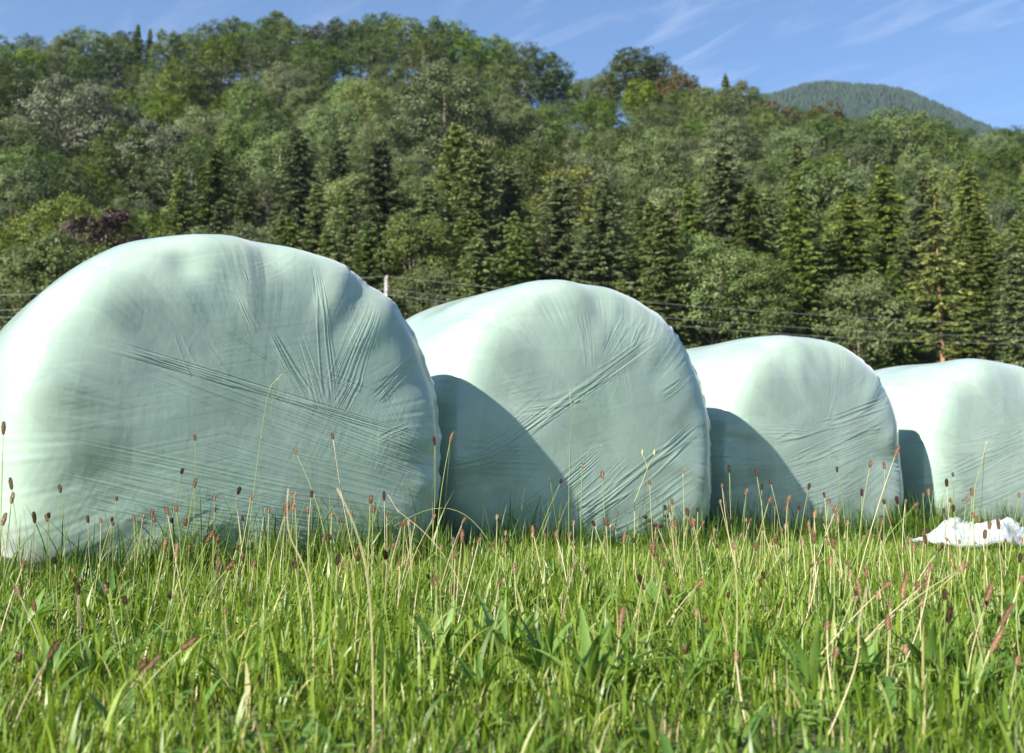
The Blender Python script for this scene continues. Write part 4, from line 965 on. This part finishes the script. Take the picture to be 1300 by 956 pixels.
# traced heads: x, y of the head's foot, lean of the stem's root in px, distance, tone, head size index, dry stem, size
TR = [(248, 560, -8, 3.33, 'brown', 0, 0), (4, 552, -4, 2.5, 'brown', 1, 0), (15, 622, 22, 2.6, 'brown', 1, 1), (14, 640, -6, 2.4, 'pale', 1, 0), (3, 668, -10, 2.3, 'brown', 1, 1), (77, 626, 2, 2.8, 'brown', 0, 0), (44, 664, -8, 2.4, 'brown', 1, 1),
      (62, 658, 10, 2.6, 'dark', 2, 0), (148, 636, 0, 2.9, 'brown', 2, 0), (112, 664, 22, 2.5, 'brown', 0, 1), (128, 664, 2, 2.9, 'brown', 2, 0), (143, 668, 0, 2.8, 'brown', 2, 0), (170, 660, -4, 2.7, 'pale', 2, 1), (181, 660, -12, 2.6, 'pale', 2, 1),
      (193, 658, -2, 2.7, 'brown', 0, 0), (196, 664, 18, 2.5, 'brown', 2, 1), (213, 654, 30, 2.6, 'brown', 0, 1), (218, 664, 4, 2.8, 'dark', 2, 0), (224, 650, 2, 2.7, 'brown', 2, 0), (230, 602, -14, 3.0, 'dark', 2, 0), (246, 620, -28, 2.9, 'brown', 1, 1),
      (236, 668, 10, 2.6, 'brown', 0, 1), (272, 636, 0, 2.9, 'brown', 2, 0), (273, 650, -2, 2.9, 'dark', 2, 0), (302, 628, -30, 3.0, 'dark', 0, 0), (318, 636, -26, 2.7, 'pale', 2, 1), (331, 680, 0, 2.8, 'brown', 2, 0), (341, 652, 2, 2.9, 'brown', 2, 0),
      (361, 655, -30, 2.5, 'brown', 1, 1), (362, 648, 0, 2.8, 'brown', 2, 0), (372, 650, -14, 2.6, 'brown', 0, 1), (377, 578, 48, 2.9, 'brown', 0, 1), (374, 636, 0, 3.0, 'pale', 0, 0), (391, 652, 0, 2.8, 'pale', 2, 0), (395, 632, 2, 2.8, 'dark', 0, 0),
      (410, 688, -26, 2.4, 'brown', 2, 1), (423, 558, 40, 3.0, 'brown', 0, 1), (421, 656, 8, 2.7, 'pale', 2, 0), (419, 686, 10, 2.6, 'dark', 2, 0), (433, 664, 14, 2.6, 'brown', 2, 0), (446, 656, 12, 2.5, 'pale', 2, 1), (470, 640, 0, 2.7, 'brown', 0, 1),
      (474, 652, 0, 2.6, 'brown', 0, 1), (488, 636, 4, 3.1, 'dark', 1, 0), (491, 656, -4, 2.5, 'pale', 2, 1), (509, 670, -24, 2.5, 'brown', 2, 1), (519, 668, 4, 2.6, 'pale', 2, 0), (527, 664, -30, 2.5, 'brown', 2, 1), (549, 660, -50, 2.4, 'pale', 2, 1),
      (552, 566, -14, 3.0, 'dark', 1, 0), (571, 562, -16, 2.8, 'brown', 1, 0), (587, 664, -40, 2.4, 'brown', 2, 1), (586, 690, -8, 2.3, 'brown', 1, 1), (575, 690, -2, 2.5, 'pale', 2, 0), (607, 690, -30, 2.3, 'brown', 2, 1),
      (631, 660, -6, 3.0, 'pale', 2, 0), (642, 680, -8, 2.8, 'pale', 2, 0), (640, 690, -12, 2.6, 'brown', 2, 0), (622, 696, -30, 2.5, 'brown', 0, 1), (677, 678, 14, 2.8, 'brown', 0, 1), (676, 682, 0, 2.7, 'pale', 2, 0), (699, 612, 20, 3.4, 'brown', 2, 0),
      (711, 614, -50, 3.3, 'dark', 2, 0), (707, 684, 16, 2.6, 'brown', 0, 1), (739, 594, -2, 3.3, 'brown', 0, 0), (723, 682, 0, 2.8, 'brown', 2, 0), (728, 668, -4, 2.9, 'pale', 2, 0), (765, 608, 22, 2.9, 'brown', 0, 1), (770, 668, -2, 2.7, 'brown', 0, 1),
      (755, 668, 30, 2.9, 'dark', 2, 0), (775, 670, 4, 2.7, 'pale', 2, 0), (792, 690, -4, 2.6, 'brown', 1, 1), (825, 616, 10, 3.0, 'brown', 2, 0), (845, 648, 20, 3.2, 'dark', 2, 0), (853, 640, 16, 2.9, 'pale', 2, 1), (867, 600, -2, 3.2, 'pale', 2, 0),
      (858, 668, 14, 2.7, 'brown', 2, 0), (881, 668, 10, 2.7, 'brown', 0, 0), (873, 655, -14, 3.0, 'dark', 0, 0), (886, 650, 0, 3.0, 'dark', 2, 0), (890, 668, -40, 2.6, 'brown', 2, 1), (829, 706, 0, 2.4, 'brown', 1, 1), (833, 712, 10, 2.4, 'brown', 2, 1),
      (926, 600, 10, 3.4, 'dark', 0, 0), (850, 650, 10, 3., 'brown', 2, 1), (855, 672, 16, 2.7, 'brown', 0, 1), (879, 670, 20, 2.8, 'brown', 0, 0), (917, 620, 30, 2.9, 'brown', 2, 1), (915, 640, 24, 3.0, 'brown', 2, 0), (947, 628, -2, 3.0, 'brown', 2, 1),
      (961, 605, 6, 3.3, 'dark', 0, 0), (967, 622, 0, 3.3, 'dark', 0, 0), (975, 640, -40, 2.6, 'brown', 0, 1), (979, 615, 14, 3.3, 'dark', 2, 0), (984, 642, -4, 3.4, 'dark', 2, 0), (1000, 640, 0, 2.6, 'brown', 0, 1), (999, 650, -10, 2.6, 'brown', 2, 1), (1026, 622, -16, 3.2, 'dark', 0, 0), (1014, 648, -16, 3.3, 'dark', 2, 0),
      (1047, 632, 12, 3.3, 'dark', 0, 0), (1034, 658, 4, 2.6, 'brown', 0, 1), (1052, 640, -4, 2.9, 'brown', 2, 0), (1059, 652, -44, 2.7, 'brown', 0, 1), (1064, 664, -4, 2.6, 'brown', 0, 0), (1063, 600, 10, 3.5, 'dark', 0, 0), (1028, 676, 2, 2.5, 'brown', 1, 1), (1034, 690, 10, 2.4, 'brown', 1, 1),
      (1094, 630, -6, 3.2, 'dark', 0, 0), (1076, 668, -10, 2.6, 'pale', 2, 0), (1104, 594, -18, 3.0, 'brown', 0, 0), (1123, 596, -4, 3.0, 'brown', 0, 1), (1136, 580, -60, 2.9, 'brown', 1, 1), (1140, 640, 20, 3.0, 'dark', 0, 0), (1123, 640, 24, 2.8, 'brown', 2, 1),
      (1158, 646, -110, 2.3, 'brown', 0, 1), (1149, 640, 0, 2.8, 'brown', 2, 1), (1172, 632, 2, 3.2, 'brown', 2, 0), (1179, 630, 14, 3.2, 'brown', 0, 0), (1202, 618, -4, 3.2, 'dark', 0, 1), (1206, 638, -24, 3.0, 'brown', 2, 1), (1211, 650, 4, 3.2, 'dark', 0, 0), (1198, 652, 8, 3.3, 'dark', 2, 0),
      (1234, 630, -30, 3.0, 'brown', 0, 0), (1226, 640, -20, 3.0, 'brown', 0, 0), (1235, 658, -22, 2.8, 'brown', 2, 1), (1210, 605, 0, 3.4, 'brown', 2, 0), (1293, 632, -24, 2.9, 'brown', 2, 0), (1268, 672, 4, 2.7, 'brown', 1, 1), (1256, 672, -10, 2.6, 'brown', 0, 0), (1243, 664, 6, 2.7, 'brown', 0, 1),
      (1296, 690, -16, 2.5, 'pale', 2, 1), (1250, 684, -8, 2.5, 'brown', 0, 0),
      (100, 755, 10, 2.0, 'brown', 1, 1), (97, 742, 4, 2.1, 'dark', 2, 1), (160, 768, 25, 1.9, 'dark', 2, 0), (70, 716, 10, 2.2, 'dark', 2, 0), (28, 722, -30, 2.1, 'brown', 2, 1), (208, 700, -24, 2.3, 'pale', 1, 1), (224, 706, -10, 2.3, 'pale', 1, 0), (240, 700, -4, 2.4, 'pale', 2, 0), (262, 690, -46, 2.2, 'brown', 1, 1),
      (275, 690, -26, 2.3, 'brown', 0, 1), (277, 706, 0, 2.3, 'pale', 2, 0), (287, 724, -40, 2.2, 'brown', 1, 1), (300, 698, -30, 2.4, 'pale', 2, 1), (307, 712, -10, 2.2, 'brown', 2, 0), (322, 720, -6, 2.3, 'brown', 2, 1), (317, 770, -12, 1.9, 'brown', 2, 1), (375, 722, 14, 2.2, 'dark', 2, 0), (428, 718, 6, 2.2, 'dark', 0, 0),
      (230, 825, -70, 1.55, 'brown', 1, 1), (185, 852, -60, 1.5, 'pale', 1, 1), (175, 866, -50, 1.48, 'brown', 1, 1), (60, 838, -40, 1.5, 'brown', 1, 1), (24, 840, -10, 1.5, 'brown', 2, 1), (455, 712, 8, 2.3, 'brown', 2, 1), (490, 710, 20, 2.2, 'dark', 0, 0), (507, 718, -6, 2.3, 'brown', 2, 1), (545, 735, 30, 2.2, 'dark', 2, 0),
      (575, 755, -14, 2.1, 'dark', 0, 0), (553, 745, 8, 2.1, 'brown', 2, 0), (633, 745, -6, 2.1, 'brown', 2, 0), (728, 722, -20, 2.2, 'pale', 2, 1), (788, 796, -16, 1.75, 'brown', 1, 1), (745, 728, 0, 2.3, 'brown', 2, 0), (850, 755, 20, 2.0, 'dark', 2, 0), (815, 742, 14, 2.2, 'dark', 0, 1), (883, 746, -60, 2.1, 'brown', 0, 1),
      (895, 790, 8, 1.8, 'brown', 2, 1), (1050, 800, 4, 1.7, 'brown', 2, 1), (985, 690, 20, 2.4, 'brown', 0, 1), (960, 700, 10, 2.5, 'brown', 0, 0), (1030, 720, 0, 2.3, 'brown', 2, 1), (1055, 720, -10, 2.3, 'brown', 0, 1), (1092, 755, 12, 2.0, 'brown', 1, 1), (1101, 735, 8, 2.2, 'brown', 1, 1), (1148, 745, -12, 2.0, 'brown', 1, 1),
      (1146, 760, -4, 1.95, 'brown', 1, 0), (1120, 748, -110, 1.9, 'brown', 0, 1), (1170, 745, -120, 1.9, 'brown', 0, 1), (1220, 722, -190, 1.9, 'brown', 0, 1), (1165, 752, -5, 2.0, 'brown', 0, 0), (1203, 790, -12, 1.8, 'dark', 1, 1), (1235, 775, 10, 1.8, 'brown', 1, 1), (1250, 772, -36, 1.8, 'brown', 3, 1), (1270, 795, -50, 1.7, 'brown', 3, 1),
      (1258, 828, -50, 1.6, 'brown', 3, 1), (1170, 770, -4, 1.9, 'brown', 2, 0), (1128, 800, -16, 1.75, 'brown', 1, 1), (1295, 740, -30, 2.2, 'brown', 2, 1), (1190, 700, -60, 2.4, 'brown', 0, 1), (1210, 720, 20, 2.4, 'brown', 2, 0), (1175, 690, -2, 2.6, 'brown', 1, 1), (1160, 700, 4, 2.6, 'brown', 0, 1), (1155, 690, 8, 2.7, 'brown', 2, 1),
      (1060, 835, -6, 1.6, 'brown', 2, 1), (1150, 830, -5, 1.6, 'brown', 2, 0), (935, 840, 10, 1.6, 'brown', 2, 1), (1290, 845, -20, 1.55, 'brown', 0, 1), (870, 830, -4, 1.65, 'brown', 2, 0)]
nst = 0
for (px, py, ln, d, hd, hi, dry) in TR:
    tip = at(px, py, d)
    b = at(px + ln, 700, d + rnd.uniform(-.1, .1)); x, y = b.x, b.y
    if tip.z < .05: tip.z = .06
    base = (x, y, float(ground_z(x, y)) - .005)
    cv = (rnd.uniform(-.04, .04), rnd.uniform(-.02, .02), rnd.uniform(0, .03) if abs(ln) < 40 else .06)
    o = make_stalk(base, tip, cv, hd, hi, dry, rnd.uniform(.85, 1.15), rad=.0009 if d > 2.3 else .0010)
    bk = backing(px) if py < 690 else zone2(px)
    lab = f"plantain stalk with {'long' if hi in (1, 3) else 'short'} {HEAD_WORDS[hd]} seed head {bk}"
    tag(o, lab, 'plantain', 'plantain stalks ' + bk); nst += 1
# more stalks scattered in the band of grass, heads low
for k in range(95):
    px = rnd.uniform(5, 1295) if k % 3 else rnd.uniform(850, 1295); d = rnd.uniform(1.7, 3.6 if px > 560 else 3.0); py = rnd.uniform(660, 700) if d > 2.6 else rnd.uniform(695, 790)
    tip = at(px, py, d); 
    if tip.z < .06: tip.z = rnd.uniform(.08, .16)
    b = at(px + rnd.gauss(0, 22), 700, d)
    hd = rnd.choice(['brown', 'brown', 'pale', 'dark']); hi = rnd.choice([0, 2, 2]); dry = rnd.random() < .5
    o = make_stalk((b.x, d, float(ground_z(b.x, d)) - .005), tip, (rnd.uniform(-.05, .05), 0, 0), hd, hi, dry, rnd.uniform(.7, 1.0), rad=.0009)
    bk = zone2(px)
    tag(o, f"plantain stalk with short {HEAD_WORDS[hd]} seed head {bk}", 'plantain', 'plantain stalks ' + bk); nst += 1
print('stalks', nst)

# ------------------------------------------------------------------ single plants that stand out
def stem_obj(name, pts, r0, r1, mat, parent, tone=.5):
    mb = MB(); mb.tube(np.array([tuple(p) for p in pts]), np.linspace(r0, r1, len(pts)), 6, tone=tone); return mb.build(name, mat, parent)
# tall thin grass stem leaning in front of the largest bale
def grass_stem(pp, d, label, head=True, r=.0008, mat=None, hl=.05):
    pts = [at(x, y, d) for x, y in pp]; pts[0].z = float(ground_z(pts[0].x, d)) - .005
    root = empty('grass_stem', pts[0]); tag(root, label, 'grass stem')
    # resample smoothly
    q = np.array([tuple(p - pts[0]) for p in pts]); t = np.linspace(0, 1, len(q)); tt = np.linspace(0, 1, 16)
    pf = np.polyfit(t, q, min(3, len(q) - 1)); Q = np.stack([sum(pf[j, i] * tt ** (len(pf) - 1 - j) for j in range(len(pf))) for i in range(3)], -1)
    stem_obj('stem', Q, r * 1.2, r * .7, mat or M_stem, root, .4)
    if head:
        mb = MB(); rr = np.random.default_rng(int(pp[0][0])); dv = Q[-1] - Q[-3]; dv /= np.linalg.norm(dv)
        for k in range(46):
            c = Q[-1] - dv * hl * .5 + dv * hl * k / 46; s = rr.normal(size=3); s -= dv * (s @ dv); s /= np.linalg.norm(s)
            w = np.cross(dv, s) * .0008; tip = c + dv * .006 + s * .0022
            mb.add([c - w, c + s * .0006, c + w, tip], [[0, 1, 2, 3]], rr.random())
        mb.build('seed_spike', M_stemdry, root, False)
    return root
grass_stem([(305, 720), (322, 640), (328, 560), (342, 500), (349, 485)], 3.05, 'tall thin yellowish grass stem curving up the middle of the largest bale')
grass_stem([(725, 720), (722, 640), (724, 560), (724, 505)], 3.5, 'tall straight pale grass stem up the middle of the second bale')
grass_stem([(1236, 700), (1236, 650), (1240, 610), (1250, 572)], 3.2, 'tall green grass spike in front of the farthest bale', r=.0012)
grass_stem([(398, 800), (392, 740), (372, 690), (366, 620)], 1.75, 'blurred pale dry stem in the foreground left of centre', r=.0010, mat=M_stemdry, head=False)
grass_stem([(475, 900), (472, 800), (460, 700), (428, 620)], 1.45, 'long blurred pale stem in the foreground below the largest bale', r=.0010, mat=M_stemdry, head=False)
grass_stem([(655, 690), (610, 672), (560, 645), (500, 668)], 2.9, 'arching green grass stem over the gap after the largest bale', r=.0008, head=False)
grass_stem([(1040, 860), (1085, 850), (1090, 810), (1095, 770)], 1.5, 'blurred pale feathery stem in the right foreground', r=.0010, mat=M_stemdry)
grass_stem([(600, 740), (560, 700), (520, 660), (500, 640)], 2.6, 'fine straw coloured stem leaning left below the second bale', mat=M_stemdry)
# dark knapweed-like heads by the second bale
root = empty('knapweed', (at(832, 700, 3.3).x, 3.3, 0)); tag(root, 'dried weed with a cluster of round black seed heads before the second bale', 'weed')
M_blk = noise_mat('dried_seed_head', (.015, .010, .010), (.05, .035, .03), 300, bump=.8, bscale=600)
base = Vector(root.location)
for hx_, hy_ in ((819, 656), (826, 661), (829, 667), (832, 672), (846, 655), (838, 668)):
    p = at(hx_, hy_, 3.3) - base
    stem_obj('stem', [Vector((0, 0, 0)), p * .5 + Vector((.008, 0, 0)), p], .0009, .0006, M_blk, root)
    bp = MB(); ps = [p + Vector((0, 0, z_)) for z_ in np.linspace(-.006, .006, 7)]; bp.tube(np.array([tuple(q) for q in ps]), [.002, .0055, .007, .0075, .0065, .004, .001], 9); bp.build('seed_head', M_blk, root)
# forked hawkweed stalk
d = 3.0; root = empty('hawkweed', (at(803, 700, d).x, d, 0)); tag(root, 'tall forked stalk with two closed green buds before the second bale', 'weed'); base = Vector(root.location)
M_bud = leaf_mat('bud_green', [(0, (.22, .26, .08)), (1, (.38, .38, .18))], .1)
fk = at(822, 595, d) - base; mid = at(806, 636, d) - base
stem_obj('stem', [Vector((0, 0, 0)), mid * .55, mid, fk], .0014, .0010, M_stem, root, .7)
for hx_, hy_ in ((816, 578), (831, 578)):
    p = at(hx_, hy_, d) - base; stem_obj('branch', [fk, (fk + p) / 2 + Vector((0, 0, .004)), p], .0009, .0008, M_stem, root, .6)
    bp = MB(); ps = [p + Vector((0, 0, z_)) for z_ in np.linspace(0, .016, 6)]; bp.tube(np.array([tuple(q) for q in ps]), [.0015, .0035, .0038, .003, .0025, .001], 8, .6); bp.build('bud', M_bud, root)
